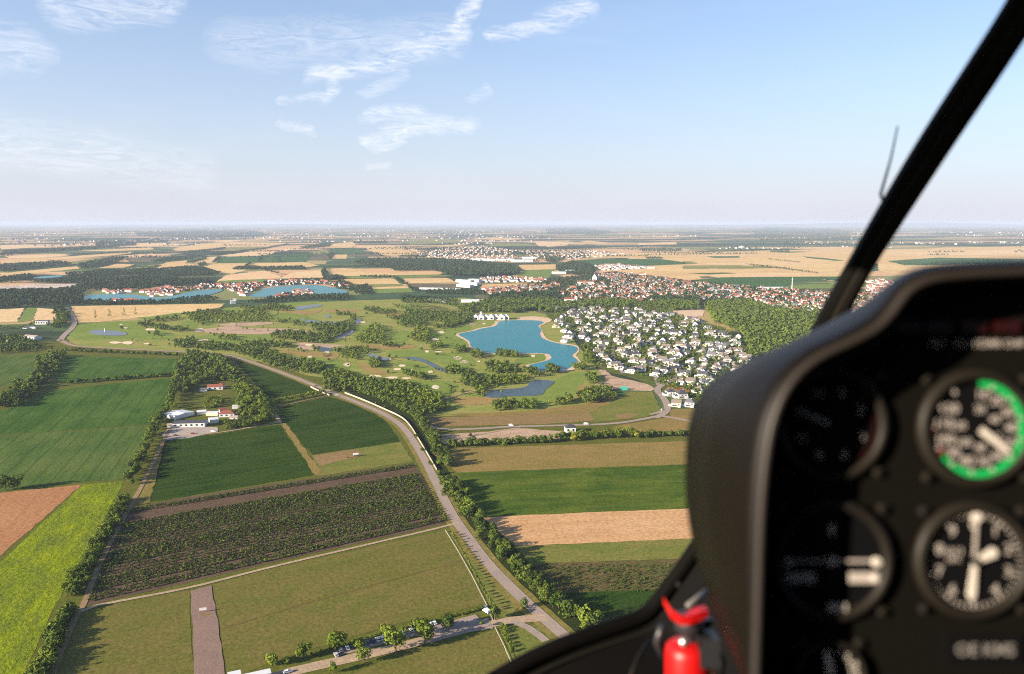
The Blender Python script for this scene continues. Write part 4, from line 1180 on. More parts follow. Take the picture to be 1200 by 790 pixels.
    # scattered single trees on the rough
    for _ in range(800):
        p = (random.uniform(120, 640), random.uniform(366, 470))
        if in_poly(p[0], p[1], [(110, 384), (262, 366), (545, 352), (560, 372), (540, 400), (600, 470), (520, 470), (360, 432), (292, 412), (130, 404)]) and random.random() < .55:
            FAR.append((*G(*p), random.choice(['round', 'bush', 'bright']), random.uniform(3, 7)))


def far_woods():
    W = [(ZD, [(-430, 352), (-300, 325), (-40, 322), (250, 328), (560, 350), (780, 365), (860, 412), (840, 440), (620, 456), (330, 450), (250, 430), (180, 412), (0, 412), (-110, 418), (-140, 400)], 15, 12, 17),
         (ZA, [(-20, 602), (300, 594), (500, 590), (620, 560), (700, 560), (640, 620), (640, 700), (500, 705), (200, 720), (0, 745), (-20, 745)], 13, 9, 14), (ZA, [(240, 540), (500, 510), (700, 505), (1185, 490), (1300, 520), (1185, 560), (1000, 600), (760, 605), (640, 590), (620, 545), (400, 540)], 14, 9, 14), (ZA, [(0, 500), (240, 472), (260, 495), (230, 520), (0, 545)], 14, 8, 12),
         (ZA, [(500, 470), (800, 440), (1000, 440), (1185, 430), (1185, 468), (800, 488), (540, 500)], 15, 8, 13), (ZA, [(0, 400), (480, 375), (560, 395), (480, 410), (200, 440), (0, 462)], 18, 9, 14), (ZA, [(610, 395), (860, 345), (1000, 340), (900, 385), (760, 415), (640, 437)], 18, 9, 14), (ZA, [(740, 215), (960, 210), (1055, 240), (860, 270), (600, 288), (300, 312), (0, 330), (0, 305), (100, 290), (560, 265), (740, 258)], 26, 10, 15),
         (ZA, [(640, 700), (900, 690), (1185, 685), (1185, 706), (700, 712)], 12, 7, 11), (ZB, [(0, 420), (200, 405), (420, 385), (520, 400), (660, 435), (600, 460), (300, 460), (0, 460)], 14, 8, 13), (ZB, [(0, 470), (280, 480), (560, 490), (600, 515), (300, 525), (100, 560), (0, 570)], 12, 8, 13), (ZB, [(100, 345), (230, 320), (420, 300), (560, 300), (400, 330), (230, 345)], 16, 8, 12),
         (ZB, [(390, 355), (470, 335), (550, 310), (540, 330), (430, 360)], 15, 8, 12), (ZB, [(590, 355), (640, 310), (660, 312), (620, 352)], 14, 8, 12), (ZB, [(740, 410), (790, 390), (920, 385), (1000, 390), (1300, 385), (1330, 412), (1100, 410), (1010, 415), (1120, 440), (1050, 430), (960, 405), (850, 412)], 13, 7, 12), (ZB, [(840, 385), (880, 355), (900, 358), (870, 385)], 13, 7, 11), (ZB, [(480, 370), (540, 350), (545, 370), (500, 385)], 13, 8, 12),
         (ZB, [(945, 345), (975, 300), (995, 300), (965, 350)], 14, 7, 12), (ZB, [(380, 268), (580, 250), (700, 235), (690, 245), (560, 265), (400, 275)], 18, 8, 12), (ZB, [(540, 290), (800, 262), (1000, 240), (1170, 208), (1190, 210), (1010, 248), (820, 268), (600, 296)], 16, 7, 11), (ZB, [(0, 110), (480, 105), (900, 100), (1050, 135), (900, 158), (400, 160), (0, 150)], 50, 10, 16), (ZB, [(0, 165), (240, 170), (250, 200), (0, 200)], 30, 10, 14),
         (ZC, [(380, 420), (400, 400), (440, 460), (540, 462), (550, 478), (430, 490), (390, 460)], 11, 9, 14), (ZC, [(945, 475), (985, 472), (1060, 530), (1130, 580), (1090, 575), (1030, 520)], 10, 6, 10), (ZC, [(210, 235), (380, 205), (470, 195), (440, 230), (240, 245)], 18, 9, 13), (ZC, [(620, 190), (880, 185), (900, 205), (650, 205)], 20, 8, 12), (ZC, [(430, 325), (450, 275), (470, 285), (460, 320)], 13, 8, 12), (ZC, [(970, 300), (1190, 295), (1195, 315), (1000, 310)], 15, 7, 10),
         (ZC, [(620, 540), (740, 530), (770, 560), (760, 600), (640, 600)], 11, 7, 11), (ZC, [(420, 510), (560, 495), (640, 540), (600, 555), (440, 520)], 11, 6, 10), (ZC, [(640, 460), (860, 455), (1000, 465), (860, 478)], 14, 6, 9),
         (ZD, [(-60, 610), (120, 625), (360, 640), (360, 690), (200, 668), (-60, 660)], 10, 7, 12), (ZD, [(120, 565), (500, 555), (620, 585), (500, 600), (140, 590)], 11, 6, 10), (ZD, [(640, 600), (900, 585), (1110, 590), (1120, 640), (1120, 720), (900, 720), (830, 740), (640, 735), (420, 740), (360, 700), (600, 660)], 10, 9, 15), (ZD, [(-40, 720), (380, 740), (500, 750), (460, 790), (-40, 780)], 9, 6, 10),
         (ZE, [(0, 570), (60, 600), (90, 660), (200, 670), (360, 640), (560, 640), (640, 660), (640, 700), (400, 690), (200, 710), (0, 740)], 9.5, 8, 14), (ZE, [(800, 620), (1000, 620), (1185, 620), (1185, 715), (980, 720), (860, 690), (820, 660)], 9.5, 8, 14), (ZE, [(80, 380), (200, 340), (330, 360), (400, 400), (360, 440), (240, 450), (100, 420)], 12, 8, 13), (ZE, [(0, 300), (140, 320), (80, 350), (0, 345)], 14, 8, 12),
         (ZE, [(760, 310), (880, 308), (900, 320), (780, 322)], 16, 7, 10), (ZE, [(720, 240), (1040, 245), (1040, 265), (740, 265)], 30, 8, 13), (ZE, [(0, 85), (300, 80), (560, 120), (400, 135), (0, 130)], 60, 10, 16), (ZF, [(640, 70), (1185, 90), (1300, 110), (1300, 225), (900, 215), (600, 180), (540, 110)], 60, 9, 15), (ZF, [(480, 360), (560, 365), (760, 388), (1050, 428), (1040, 436), (760, 400), (560, 378)], 16, 4, 8), (ZF, [(660, 318), (910, 346), (900, 352), (660, 325)], 18, 4, 7),
         (ZF, [(670, 258), (820, 258), (820, 270), (680, 270)], 26, 8, 12), (ZF, [(440, 545), (600, 545), (640, 590), (500, 600)], 12, 7, 11)]
    for z, pts, sp, h0, h1 in W:
        clump(Z(*z, pts), sp, 'round', h0, h1)
    # the park beside the villas
    clump([(830, 357), (870, 352), (900, 362), (965, 372), (1000, 385), (960, 420), (880, 420), (872, 395), (846, 380), (836, 372)], 8.5, 'round', 10, 17)
    clump([(826, 362), (850, 360), (858, 376), (838, 380)], 8, 'bright', 9, 13)
    # plain farther out: strips of wood between the fields
    for _ in range(150):
        d = math.exp(random.uniform(math.log(5200), math.log(26000)))
        x = random.uniform(-.75, .75) * d
        ln = random.uniform(200, 900) * d / 8000
        a = random.gauss(.12, .12)
        n = int(ln / (d / 450))
        for i in range(n):
            t = i / max(n, 1) - .5
            FAR.append((x + math.cos(a) * t * ln + random.gauss(0, d / 900), d + math.sin(a) * t * ln + random.gauss(0, d / 500), 'round', random.uniform(9, 15)))
    # garden trees between the villas and in the town
    est = [(645, 354), (760, 352), (800, 372), (850, 385), (885, 420), (890, 465), (825, 480), (800, 462), (768, 450), (735, 436), (700, 430), (684, 395), (655, 385)]
    clump(est, 11, 'round', 3.5, 8.5, dens=.66)
    clump(est, 15, 'bright', 3, 7, dens=.7)
    clump([(560, 345), (660, 326), (720, 320), (880, 338), (1040, 345), (1060, 368), (960, 372), (870, 362), (780, 356), (640, 368)], 14, 'round', 6, 12, dens=.75)
    clump(Z(*ZD, [(60, 260), (330, 230), (560, 215), (900, 250), (1400, 250), (1400, 320), (950, 345), (560, 345), (250, 330), (60, 310)]), 34, 'round', 6, 11, dens=.7)
    clump(Z(*ZC, [(0, 500), (180, 482), (380, 480), (640, 560), (640, 590), (400, 525), (0, 530)]), 11, 'round', 5, 9, dens=.8)
    clump(Z(*ZB, [(100, 580), (300, 545), (600, 520), (1000, 505), (1200, 495), (1200, 520), (1000, 545), (900, 590), (600, 560), (300, 590)]), 12, 'round', 5, 9, dens=.65)
    clump(Z(*Z6, [(540, 195), (700, 165), (900, 175), (1185, 165), (1185, 190), (560, 215)]), 10, 'round', 5, 10, dens=.9)
    clump(Z(*Z5, [(240, 218), (500, 215), (700, 224), (900, 216), (1185, 180), (1300, 200), (1185, 240), (150, 250)]), 11, 'round', 6, 11, dens=.85)
    belt([(69, 362), (74, 376), (66, 384)], 6, 'round', 7, 11, 6, 3)
    belt([(0, 384), (26, 386), (44, 378)], 8, 'round', 5, 8, 4, 1)


golf_trees()
far_woods()
FAR = [t for t in FAR if in_view(t, 20)]
_near = REST + [t for t in FAR if math.hypot(t[0], t[1]) < 2300]
_far = [t for t in FAR if math.hypot(t[0], t[1]) >= 2300]
merge_foliage('woodland', [t for t in _near if t[2] in ('round', 'bush', 'column')], M['leaf'], 'dark groves and scattered trees of the golf course and gardens', lambda d: 150 if d < 1000 else (90 if d < 1500 else 60))
merge_foliage('woodland_bright', [t for t in _near if t[2] not in ('round', 'bush', 'column')], M['leaf_bright'], 'paler sunlit trees among the golf course and garden groves', lambda d: 150 if d < 1000 else (90 if d < 1500 else 60), seed=9)
merge_foliage('far_forest', _far, M['leaf_far'], 'distant forest and tree belts between the harvested fields', lambda d: 24 if d < 4500 else 12, seed=11)
# weedy shrubs on the field beside the window frame
_sh = []
for _ in range(900):
    u, v = random.random(), random.random()
    p = Vector(G(624 + 160 * u, 662 + 32 * v))
    _sh.append((p.x, p.y, 'plant', random.uniform(.5, 1.5)))
merge_foliage('weeds', _sh, M['leaf'], 'low weedy shrubs on the brown strip beside the window frame', lambda d: 18, seed=13)

# ------------------------------------------------------------------ buildings
M['white_wall'] = mat('white_render', (.60, .59, .57), .85, .1, vary=.06, scale=.3)
M['cream_wall'] = mat('cream_render', (.72, .62, .46), .85, .1, vary=.12, scale=.3)
M['slate'] = mat('dark_slate_roof', (.055, .055, .065), .7, .2, vary=.25, scale=.6)
M['grey_roof'] = mat('grey_roof', (.13, .125, .13), .7, .2, vary=.2, scale=.6)
M['red_roof'] = mat('red_tile_roof', (.22, .075, .05), .8, .1, vary=.25, scale=.6)
M['terracotta'] = mat('terracotta_roof', (.27, .14, .09), .8, .1, vary=.25, scale=.6)
M['pale_roof'] = mat('pale_metal_roof', (.60, .60, .62), .6, .2, vary=.1, scale=.3)
M['brownish_dark'] = mat('brown_grey_roof', (.16, .13, .11), .8, .1, vary=.2, scale=.6)
M['window_dark'] = mat('window_glass', (.03, .035, .045), .15, .5)
M['wood_brown'] = mat('brown_timber', (.16, .09, .05), .8, .1, vary=.2, scale=1)
M['teal'] = mat('teal_tarpaulin', (.05, .32, .25), .7, .2)


def villa_meshes():
    out = []
    for v in range(4):
        W_, D_, H_ = [(13, 10, 5.2), (11, 11, 5.4), (15, 9, 5.0), (12, 12, 5.6)][v]
        x0, x1, y0, y1 = -W_ / 2, W_ / 2, -D_ / 2, D_ / 2
        wall, roof = MB(), MB()
        wall.box(x0, x1, y0, y1, -.3, H_)
        wall.box(x0 - 4, x0, y0 + 1, y1 - 2, -.3, 3.2)
        wall.box(x1 - 4, x1 - .5, y0 - 2.5, y0, -.3, 3.0)
        if v == 0:
            roof.gable(x0, x1, y0, y1, H_, 4.2); wall.gable_wall(x0, x1, y0, y1, H_, 4.2)
        elif v == 1:
            roof.hip(x0, x1, y0, y1, H_, 4.2)
        elif v == 2:
            roof.gable(x0, x1, y0, y1, H_, 3.8); wall.gable_wall(x0, x1, y0, y1, H_, 3.8)
            wall.box(-2.5, 2.5, y0 - 1.2, y0, -.3, H_ + .5); wall.gable_wall(-2.5, 2.5, y0 - 1.2, y0 + 3.2, H_ + .5, 1.6, 'y')
            roof.gable(-2.5, 2.5, y0 - 1.2, y0 + 3.2, H_ + .5, 1.6, axis='y')
        else:
            roof.hip(x0, x1, y0, y1, H_, 4.0)
        roof.box(x0 - 4.2, x0 + .05, y0 + .8, y1 - 1.8, 3.2, 3.4)
        win = []
        for (a, b, z0, z1) in [(-.8, .6, .8, 2.4), (-.35, .05, 3.2, 4.6), (.25, .75, 3.2, 4.6)]:
            m_ = MB(); m_.box(a * W_ / 2, b * W_ / 2 - .3, y0 - .06 - (1.2 if v == 2 and abs(a) < .36 else 0), y0 + .03, z0, z1); win.append(m_.mesh('window', M['window_dark']))
        m_ = MB(); m_.box(x0 - .06, x0 + .03, -D_ * .25, D_ * .15, 3.2, 4.6); win.append(m_.mesh('window', M['window_dark']))
        ch = MB(); ch.box(1.5, 2.3, -.4, .4, H_ + 1, H_ + 4)
        out.append((wall.mesh('wall', M['white_wall']), [roof.mesh('roof', M['slate']), roof.mesh('roof', M['grey_roof']), roof.mesh('roof', M['brownish_dark'])], win, ch.mesh('chimney', M['white_wall'])))
    return out


def villas():
    z2 = (640, 350, 7.9); z3 = (740, 350, 7.9); z4 = (680, 400, 7.18)
    a = [(60, 100), (110, 95), (150, 165), (120, 200), (100, 250), (150, 235), (230, 140), (280, 145), (340, 95), (300, 215), (345, 215), (390, 165), (440, 175), (470, 120), (545, 165), (635, 155), (680, 215), (720, 175), (770, 185), (620, 250), (490, 265), (410, 290), (320, 280), (180, 295), (230, 320), (215, 350), (260, 355), (340, 350), (180, 390), (470, 340), (530, 320), (575, 335), (490, 400), (560, 410), (510, 450), (470, 495), (520, 520), (560, 560), (600, 580), (640, 620), (700, 640), (750, 645), (800, 670), (870, 655), (660, 380), (710, 380), (740, 330), (800, 320), (850, 330), (700, 480), (760, 450), (800, 455), (850, 430), (760, 525), (830, 525), (710, 510), (820, 575), (900, 590), (960, 605), (680, 285)]
    b = [(50, 230), (95, 240), (170, 200), (220, 215), (140, 290), (40, 320), (250, 330), (300, 385), (160, 410), (100, 420), (50, 420), (350, 210), (380, 270), (430, 270), (330, 310), (400, 320), (460, 320), (530, 185), (560, 200), (590, 190), (620, 200), (640, 235), (600, 240), (600, 315), (640, 320), (590, 350), (490, 390), (710, 265), (730, 320), (770, 345), (800, 315), (840, 325), (880, 350), (920, 355), (960, 390), (1000, 355), (1040, 360), (720, 425), (770, 430), (830, 450), (500, 455), (560, 450), (610, 455), (430, 480), (400, 505), (450, 530), (500, 510), (210, 470), (260, 470), (200, 500), (190, 530), (240, 545), (290, 575), (340, 600), (400, 560), (430, 615), (660, 490), (700, 500), (740, 530), (790, 530), (850, 540), (910, 490), (980, 490), (1010, 530), (1070, 545), (560, 580), (620, 585), (690, 605), (790, 635), (850, 625), (900, 630), (940, 620), (570, 640), (120, 590), (180, 605), (260, 650), (320, 670), (390, 665), (240, 700), (500, 700), (540, 690), (660, 665), (680, 690), (660, 715), (790, 685), (840, 680)]
    c = [(850, 345), (890, 345), (930, 348), (1030, 350), (1000, 415), (760, 440), (800, 448), (850, 458), (810, 532), (845, 532), (880, 532), (920, 532), (890, 280)]
    pts = Z(*z2, a) + Z(*z3, b) + Z(*z4, c)
    g = []
    for p in pts:
        q = G(p[0], p[1] + 2)
        if all(math.hypot(q[0] - w[0], (q[1] - w[1]) * .8) > 12.5 for w in g): g.append(q)
    # fill the gaps along the closes
    est = [G(*p) for p in [(652, 358), (740, 356), (790, 378), (850, 388), (880, 420), (872, 452), (820, 462), (790, 442), (752, 436), (715, 425), (700, 405), (668, 390)]]
    rng = random.Random(4)
    for _ in range(700):
        q = (rng.uniform(60, 420), rng.uniform(1100, 2100))
        if in_poly(*q, est) and all(math.hypot(q[0] - w[0], (q[1] - w[1]) * .8) > 23 for w in g): g.append(q)
    g.sort(key=lambda q: q[1])
    rows = {}
    V = villa_meshes()
    V_CREAM = []
    for x in V:
        c_ = x[0].copy(); c_.materials.clear(); c_.materials.append(M['cream_wall']); V_CREAM.append(c_)
    roofs_txt = ('slate', 'grey', 'brown')
    for q in g:
        r_ = int((q[1] - g[0][1]) / 40)
        rows.setdefault(r_, []).append(q)
    n_ = 0
    for r_, qs in rows.items():
        for i, q in enumerate(sorted(qs)):
            v = rng.randrange(4); rf = rng.randrange(3)
            root = empty('villa', (q[0], q[1], lift(1.5, *q)), rng.choice([-.5, -.35, -.6, 1.0, .2]) + rng.gauss(0, .1))
            s = rng.uniform(.88, 1.14); root.scale = (s, s, s)
            tag(root, f'{roofs_txt[rf]}-roofed {"white" if n_ % 6 else "cream"} villa, {nth(i)} from the lake in {nth(r_)} row behind the roundabout', 'house', 'white villas beside the lake')
            wall, rfs, win, ch = V[v]
            link('wall', wall if n_ % 6 else V_CREAM[v], root); link('chimney', ch, link('roof', rfs[rf], root))
            for w in win: link('window', w, root)
            n_ += 1
    return n_


villas()


def town():
    rng = random.Random(9)
    kinds = []
    for v in range(3):
        W_, D_, H_, rh = [(12, 9, 4.5, 4), (16, 9, 5.5, 4.2), (10, 10, 4.5, 3.6)][v]
        for wm in ('white_wall', 'cream_wall'):
            for rm in ('red_roof', 'terracotta', 'grey_roof'):
                wall, roof = MB(), MB()
                wall.box(-W_ / 2, W_ / 2, -D_ / 2, D_ / 2, -.3, H_)
                if v < 2:
                    wall.gable_wall(-W_ / 2, W_ / 2, -D_ / 2, D_ / 2, H_, rh); roof.gable(-W_ / 2, W_ / 2, -D_ / 2, D_ / 2, H_, rh)
                else:
                    roof.hip(-W_ / 2, W_ / 2, -D_ / 2, D_ / 2, H_, rh)
                kinds.append((wall, roof, wm, rm, wall.mesh('wall', M[wm]), roof.mesh('roof', M[rm])))
    spots = []

    def fill(px, sp, names, dens=.66, reds=(.42, .3, .28)):
        g = [G(*p) for p in px]
        xs, ys = [p[0] for p in g], [p[1] for p in g]
        a = rng.uniform(-.25, .05)
        nx, ny = int((max(xs) - min(xs)) / sp), int((max(ys) - min(ys)) / sp)
        for j in range(ny + 1):
            for i in range(nx + 1):
                if rng.random() > dens: continue
                q = (min(xs) + (i + rng.uniform(.2, .8)) * sp, min(ys) + (j + rng.uniform(.25, .75)) * sp)
                if in_poly(*q, g):
                    c = rng.choices([0, 1, 2], reds)[0]
                    spots.append((q[0], q[1], rng.choice([0, 0, 6, 12]) + (3 if rng.random() < .2 else 0) + c, a + rng.choice([0, 1.57]) + rng.gauss(0, .08), names))
    fill([(640, 350), (662, 340), (690, 328), (720, 336), (760, 345), (770, 355), (720, 352), (690, 356), (660, 345)], 24, 'around the town church')
    fill([(700, 322), (740, 320), (800, 330), (860, 335), (930, 340), (990, 345), (1060, 352), (1060, 366), (960, 368), (890, 362), (850, 352), (800, 352), (760, 348), (720, 338)], 25, 'in the wide red-roofed quarter', .6)
    fill([(560, 340), (640, 334), (660, 332), (640, 345), (600, 346), (570, 345)], 24, 'along the golden field edge', .85)
    fill([(560, 326), (600, 325), (640, 327), (642, 331), (565, 331)], 24, 'in the row before the green field', .8)
    fill([(1010, 350), (1060, 345), (1080, 350), (1060, 365), (1000, 365)], 24, 'beside the window pillar', .8)
    # lakeside settlements far left
    for px in (Z(*Z5, [(400, 140), (600, 135), (720, 165), (760, 185), (800, 180), (900, 180), (1000, 150), (1185, 100), (1185, 125), (1000, 130), (880, 110), (700, 150), (620, 160), (400, 160)]), Z(*Z6, [(0, 90), (240, 95), (480, 80), (520, 100), (420, 150), (380, 180), (330, 180), (260, 150), (240, 115), (0, 115)]),
               Z(*Z6, [(560, 65), (760, 60), (1000, 70), (1185, 100), (1185, 130), (1080, 100), (960, 85), (700, 90), (560, 100)]), Z(*Z6, [(580, 185), (740, 145), (860, 130), (920, 160), (900, 180), (640, 195)]), Z(*Z5, [(450, 215), (560, 205), (720, 215), (700, 228), (480, 232)])):
        fill(px, 20, 'on the shore of the far pale lake', .62, (.7, .2, .1))
    fill(Z(*ZD, [(60, 270), (330, 235), (560, 220), (830, 255), (820, 330), (560, 335), (300, 320), (80, 300)]), 46, 'in the distant village', .55, (.3, .3, .4))
    fill(Z(*ZD, [(840, 260), (1400, 255), (1700, 285), (1400, 310), (1100, 330), (960, 320)]), 48, 'in the distant village', .5, (.35, .3, .35))
    fill(Z(*ZE, [(370, 375), (560, 360), (810, 390), (560, 405), (420, 410)]), 30, 'in the row above the town', .75, (.2, .2, .6))
    fill([(1015, 330), (1040, 326), (1060, 345), (1010, 350)], 26, 'beside the window pillar', .7)
    for d0, d1, n in ((7000, 12000, 420), (12000, 24000, 800)):
        for _ in range(n // 14):
            d = rng.uniform(d0, d1); x0 = rng.uniform(-.72, .1 if rng.random() < .6 else .8) * d
            for _k in range(14):
                spots.append((x0 + rng.gauss(0, d * .018), d + rng.gauss(0, d * .02), rng.choice([2, 5, 8, 0]), rng.uniform(0, 1.5), 'far'))
    spots = [s for s in spots if in_view((s[0], s[1], 0, 0), 10)]
    spots.sort(key=lambda s: s[1])
    near, rest = spots[:300], spots[300:]
    groups = {}
    for s in near: groups.setdefault(s[4], []).append(s)
    rt = ('red-tiled', 'terracotta', 'grey-roofed')
    for nm, lst in groups.items():
        rows = {}
        for s in lst: rows.setdefault(int((s[1] - lst[0][1]) / 60), []).append(s)
        for r_, row in rows.items():
            for i, (x, y, k, a, _n) in enumerate(sorted(row)):
                root = empty('town_house', (x, y, lift(1.5, x, y)), a)
                tag(root, f'{rt[k % 3]} house {nm}, {nth(i)} from left in {nth(r_)} row', 'house', 'houses of the town')
                link('wall', kinds[k][4], root); link('roof', kinds[k][5], root)
    big = MB()
    M['far_wall'] = mat('far_wall', (.27, .265, .26), .85, .1)
    mats = ['white_wall', 'cream_wall', 'red_roof', 'terracotta', 'grey_roof', 'far_wall']
    for (x, y, k, a, nm) in rest:
        sc = 1.0 if nm != 'far' else random.uniform(1.2, 2.8)
        ca, sa = math.cos(a) * sc, math.sin(a) * sc
        wall, roof, wm, rm = kinds[k][:4]
        z0 = lift(1.5, x, y)
        zs = 1.0 if nm != 'far' else random.uniform(1, 2.2)
        for mb, m_ in ((wall, wm if nm != 'far' else random.choice(['far_wall', 'far_wall', 'cream_wall'])), (roof, rm if nm != 'far' else random.choice(['far_wall', 'grey_roof', 'grey_roof', 'terracotta']))):
            big.cur = mats.index(m_)
            big.add([(x + v[0] * ca - v[1] * sa, y + v[0] * sa + v[1] * ca, z0 + v[2] * zs) for v in mb.v], mb.f)
    tag(link('distant_buildings', big.mesh('distant_buildings', *[M[m_] for m_ in mats])), 'far villages and suburbs scattered over the hazy plain', kind='stuff')


town()


def block(name, px, w, d, h, label, cat, roof='pale_roof', wall='white_wall', rz=0.0, style='flat', rh=2.5, group=None, windows=0):
    x, y = G(*px)
    root = empty(name, (x, y, lift(1.5, x, y)), rz)
    tag(root, label, cat, group)
    wm, rm = MB(), MB()
    wm.box(-w / 2, w / 2, -d / 2, d / 2, -.3, h)
    if style == 'flat':
        rm.box(-w / 2 - .3, w / 2 + .3, -d / 2 - .3, d / 2 + .3, h, h + .5)
    elif style == 'gable':
        wm.gable_wall(-w / 2, w / 2, -d / 2, d / 2, h, rh); rm.gable(-w / 2, w / 2, -d / 2, d / 2, h, rh)
    else:
        rm.hip(-w / 2, w / 2, -d / 2, d / 2, h, rh)
    link('wall', wm.mesh('wall', M[wall]), root)
    link('roof', rm.mesh('roof', M[roof]), root)
    for i in range(windows):
        m_ = MB(); xx = -w / 2 + (i + .5) * w / windows
        m_.box(xx - w / windows * .2, xx + w / windows * .2, -d / 2 - .06, -d / 2 + .02, h * .3, h * .75)
        link('window', m_.mesh('window', M['window_dark']), root)
    return root


def landmarks():
    # farm by the dirt track
    zf = (180, 440, 9.23)
    q = lambda x, y: Z(*zf, [(x, y)])[0]
    block('greenhouse', q(275, 440), 22, 26, 3.5, 'long greenhouse with pale blue-grey roof at the farm entrance', 'greenhouse', 'pale_roof', rz=-.55, style='gable', rh=1.6)
    block('farm_shed', q(400, 545), 34, 14, 4.6, 'wide farm shed with white front wall and dark flat roof', 'shed', 'slate', rz=.12, style='gable', rh=1.6, windows=6)
    block('farm_shed', q(520, 415), 10, 9, 3.2, 'small pale-roofed shed between greenhouse and farmhouse', 'shed', 'pale_roof', rz=.4, style='gable', rh=1.2)
    block('farm_shed', q(640, 430), 13, 8, 3.4, 'cream-roofed low shed beside the lower farmhouse', 'shed', 'pale_roof', wall='cream_wall', rz=.1, style='flat')
    block('farm_shed', q(650, 505), 9, 12, 4, 'white shed with grey roof at the yard edge', 'shed', 'pale_roof', rz=.5, style='gable', rh=1.4)
    a = block('farmhouse', q(800, 440), 17, 11, 4, 'lower farmhouse with dark red tiled roof beside the grove', 'house', 'red_roof', rz=.15, style='hip', rh=3.2, windows=3)
    b = block('farmhouse', q(670, 150), 20, 9, 4, 'upper farmhouse with bright red roof against the dark wood', 'house', 'red_roof', rz=.2, style='gable', rh=3.0, windows=3)
    block('farm_shed', q(540, 170), 9, 7, 3, 'grey-roofed hut beside the upper red farmhouse', 'shed', 'grey_roof', rz=.3, style='gable', rh=1.2)
    block('farm_shed', q(900, 355), 10, 6, 3, 'white-roofed hut behind the lower farmhouse', 'shed', 'pale_roof', rz=.2, style='flat')
    block('farm_shed', q(750, 400), 8, 7, 3.4, 'small red-roofed wing beside the lower farmhouse', 'shed', 'red_roof', rz=.5, style='gable', rh=2.2)
    block('farm_shed', q(870, 480), 9, 6, 3.2, 'brownish-roofed shed below the lower farmhouse', 'shed', 'brownish', rz=.1, style='gable', rh=1.6)
    block('farm_shed', q(740, 125), 8, 7, 3.6, 'dark red outbuilding behind the upper farmhouse', 'shed', 'red_roof', rz=.6, style='hip', rh=2.4)
    block('farm_shed', q(180, 560), 6, 5, 3.0, 'cream hut at the corner of yard and dirt track', 'shed', 'brownish', wall='cream_wall', rz=.3, style='gable', rh=1.2)
    # halls left
    block('white_hall', (38, 397), 36, 16, 5, 'long white hall with brownish roof beside the left-hand road bend', 'hall', 'brownish', rz=-.45, style='gable', rh=2, windows=4)
    block('dark_office', (50, 380), 26, 12, 8, 'dark glazed office block beside the pale wheat strips', 'building', 'slate', wall='white_wall', rz=.15, windows=5)
    block('white_hall', (34, 385), 30, 9, 4, 'low grey hall in front of the dark office block', 'hall', 'grey_roof', rz=.1)
    for k, (x, y, t) in enumerate([(-2, 399, 'first'), (8, 401, 'second')]):
        block('shed', (x + 4, y), 10, 8, 3.5, f'{t} small white shed at the dark grove on the picture edge', 'shed', 'pale_roof', rz=.2, style='gable', rh=1)
    block('gate_house', (273, 356), 14, 10, 7, 'white gatehouse between the far lakes and the golf course', 'house', 'pale_roof', rz=.4, style='gable', rh=2)
    block('gate_house', (275, 353), 9, 8, 5, 'smaller white house behind the gatehouse', 'house', 'pale_roof', rz=.3, style='gable', rh=2)
    # clubhouse on the lake
    x, y = G(578, 374.5)
    root = empty('clubhouse', (x, y, lift(2, x, y)), .05)
    tag(root, 'long white clubhouse with many pointed gables on the far lake shore', 'building')
    wm = MB(); wm.box(-44, 34, 0, 14, -.3, 6)
    for i, xx in enumerate(range(-40, 34, 12)):
        ww = 5 + (i % 3)
        wm.box(xx - ww, xx + ww, -4 - (i % 2) * 3, 2, -.3, 6.5 + i % 2); wm.gable_wall(xx - ww, xx + ww, -4 - (i % 2) * 3, 8, 6.5 + i % 2, 4.5, 'y')
        r_ = MB(); r_.gable(xx - ww, xx + ww, -4 - (i % 2) * 3, 12, 6.5 + i % 2, 4.5, axis='y')
        link('roof', r_.mesh('roof', M['pale_roof']), root)
        w_ = MB(); w_.box(xx - 2.5, xx + 2.5, -4.08 - (i % 2) * 3, -3.9 - (i % 2) * 3, 1, 5)
        link('window', w_.mesh('window', M['window_dark']), root)
    r_ = MB(); r_.gable(-44, 34, 0, 14, 6, 4); link('roof', r_.mesh('roof', M['pale_roof']), root)
    link('wall', wm.mesh('wall', M['white_wall']), root)
    t_ = MB(); t_.box(-30, -26, 3, 7, 5, 15); t_.lathe([(3.2, 15), (0.01, 19)], 4, c=(-28, 5, 0)); link('turret', t_.mesh('turret', M['white_wall']), root)
    # warehouses and works
    for i, (px, w, d, h, rz) in enumerate([((545, 331), 70, 26, 9, -.6), ((551, 334), 80, 24, 9, -.6), ((545, 336.5), 60, 24, 8, -.6), ((557, 330), 50, 24, 9, -.6)]):
        block('warehouse', px, w, d, h, f'white warehouse block behind the tree row, {nth(i)} of four in the diagonal set', 'warehouse', 'pale_roof', rz=rz, group='diagonal white warehouses')
    block('warehouse', (553, 354), 62, 26, 6, 'low pale-roofed hall among trees above the golf course', 'hall', 'pale_roof', rz=.05)
    for i in range(4):
        block('clinic_block', (505 + i * 5, 353.5 + i * .6), 14, 12, 6, f'{nth(i)} of four white blocks with grey roofs in the trees above the fairway', 'building', 'grey_roof', rz=.1, style='gable', rh=3, group='four white blocks above the fairway')
    for i in range(6):
        block('pale_shed', (496 + i * 8, 339 + .2 * i), 26, 14, 5, f'{nth(i)} pale shed in the row beside the brown fallow field', 'shed', 'pale_roof', group='row of pale sheds')
    for i, (px, w) in enumerate([((585, 306), 180), ((612, 307), 120), ((560, 305.5), 90), ((620, 303.5), 80)]):
        block('factory', px, w, 50, 12, f'{nth(i)} white factory hall of the distant village', 'factory', 'pale_roof', rz=.05, group='white factory halls')
    block('sports_hall', (655, 321), 60, 24, 9, 'pale turquoise-roofed sports hall beside the green field', 'hall', 'teal_pale', rz=.1)
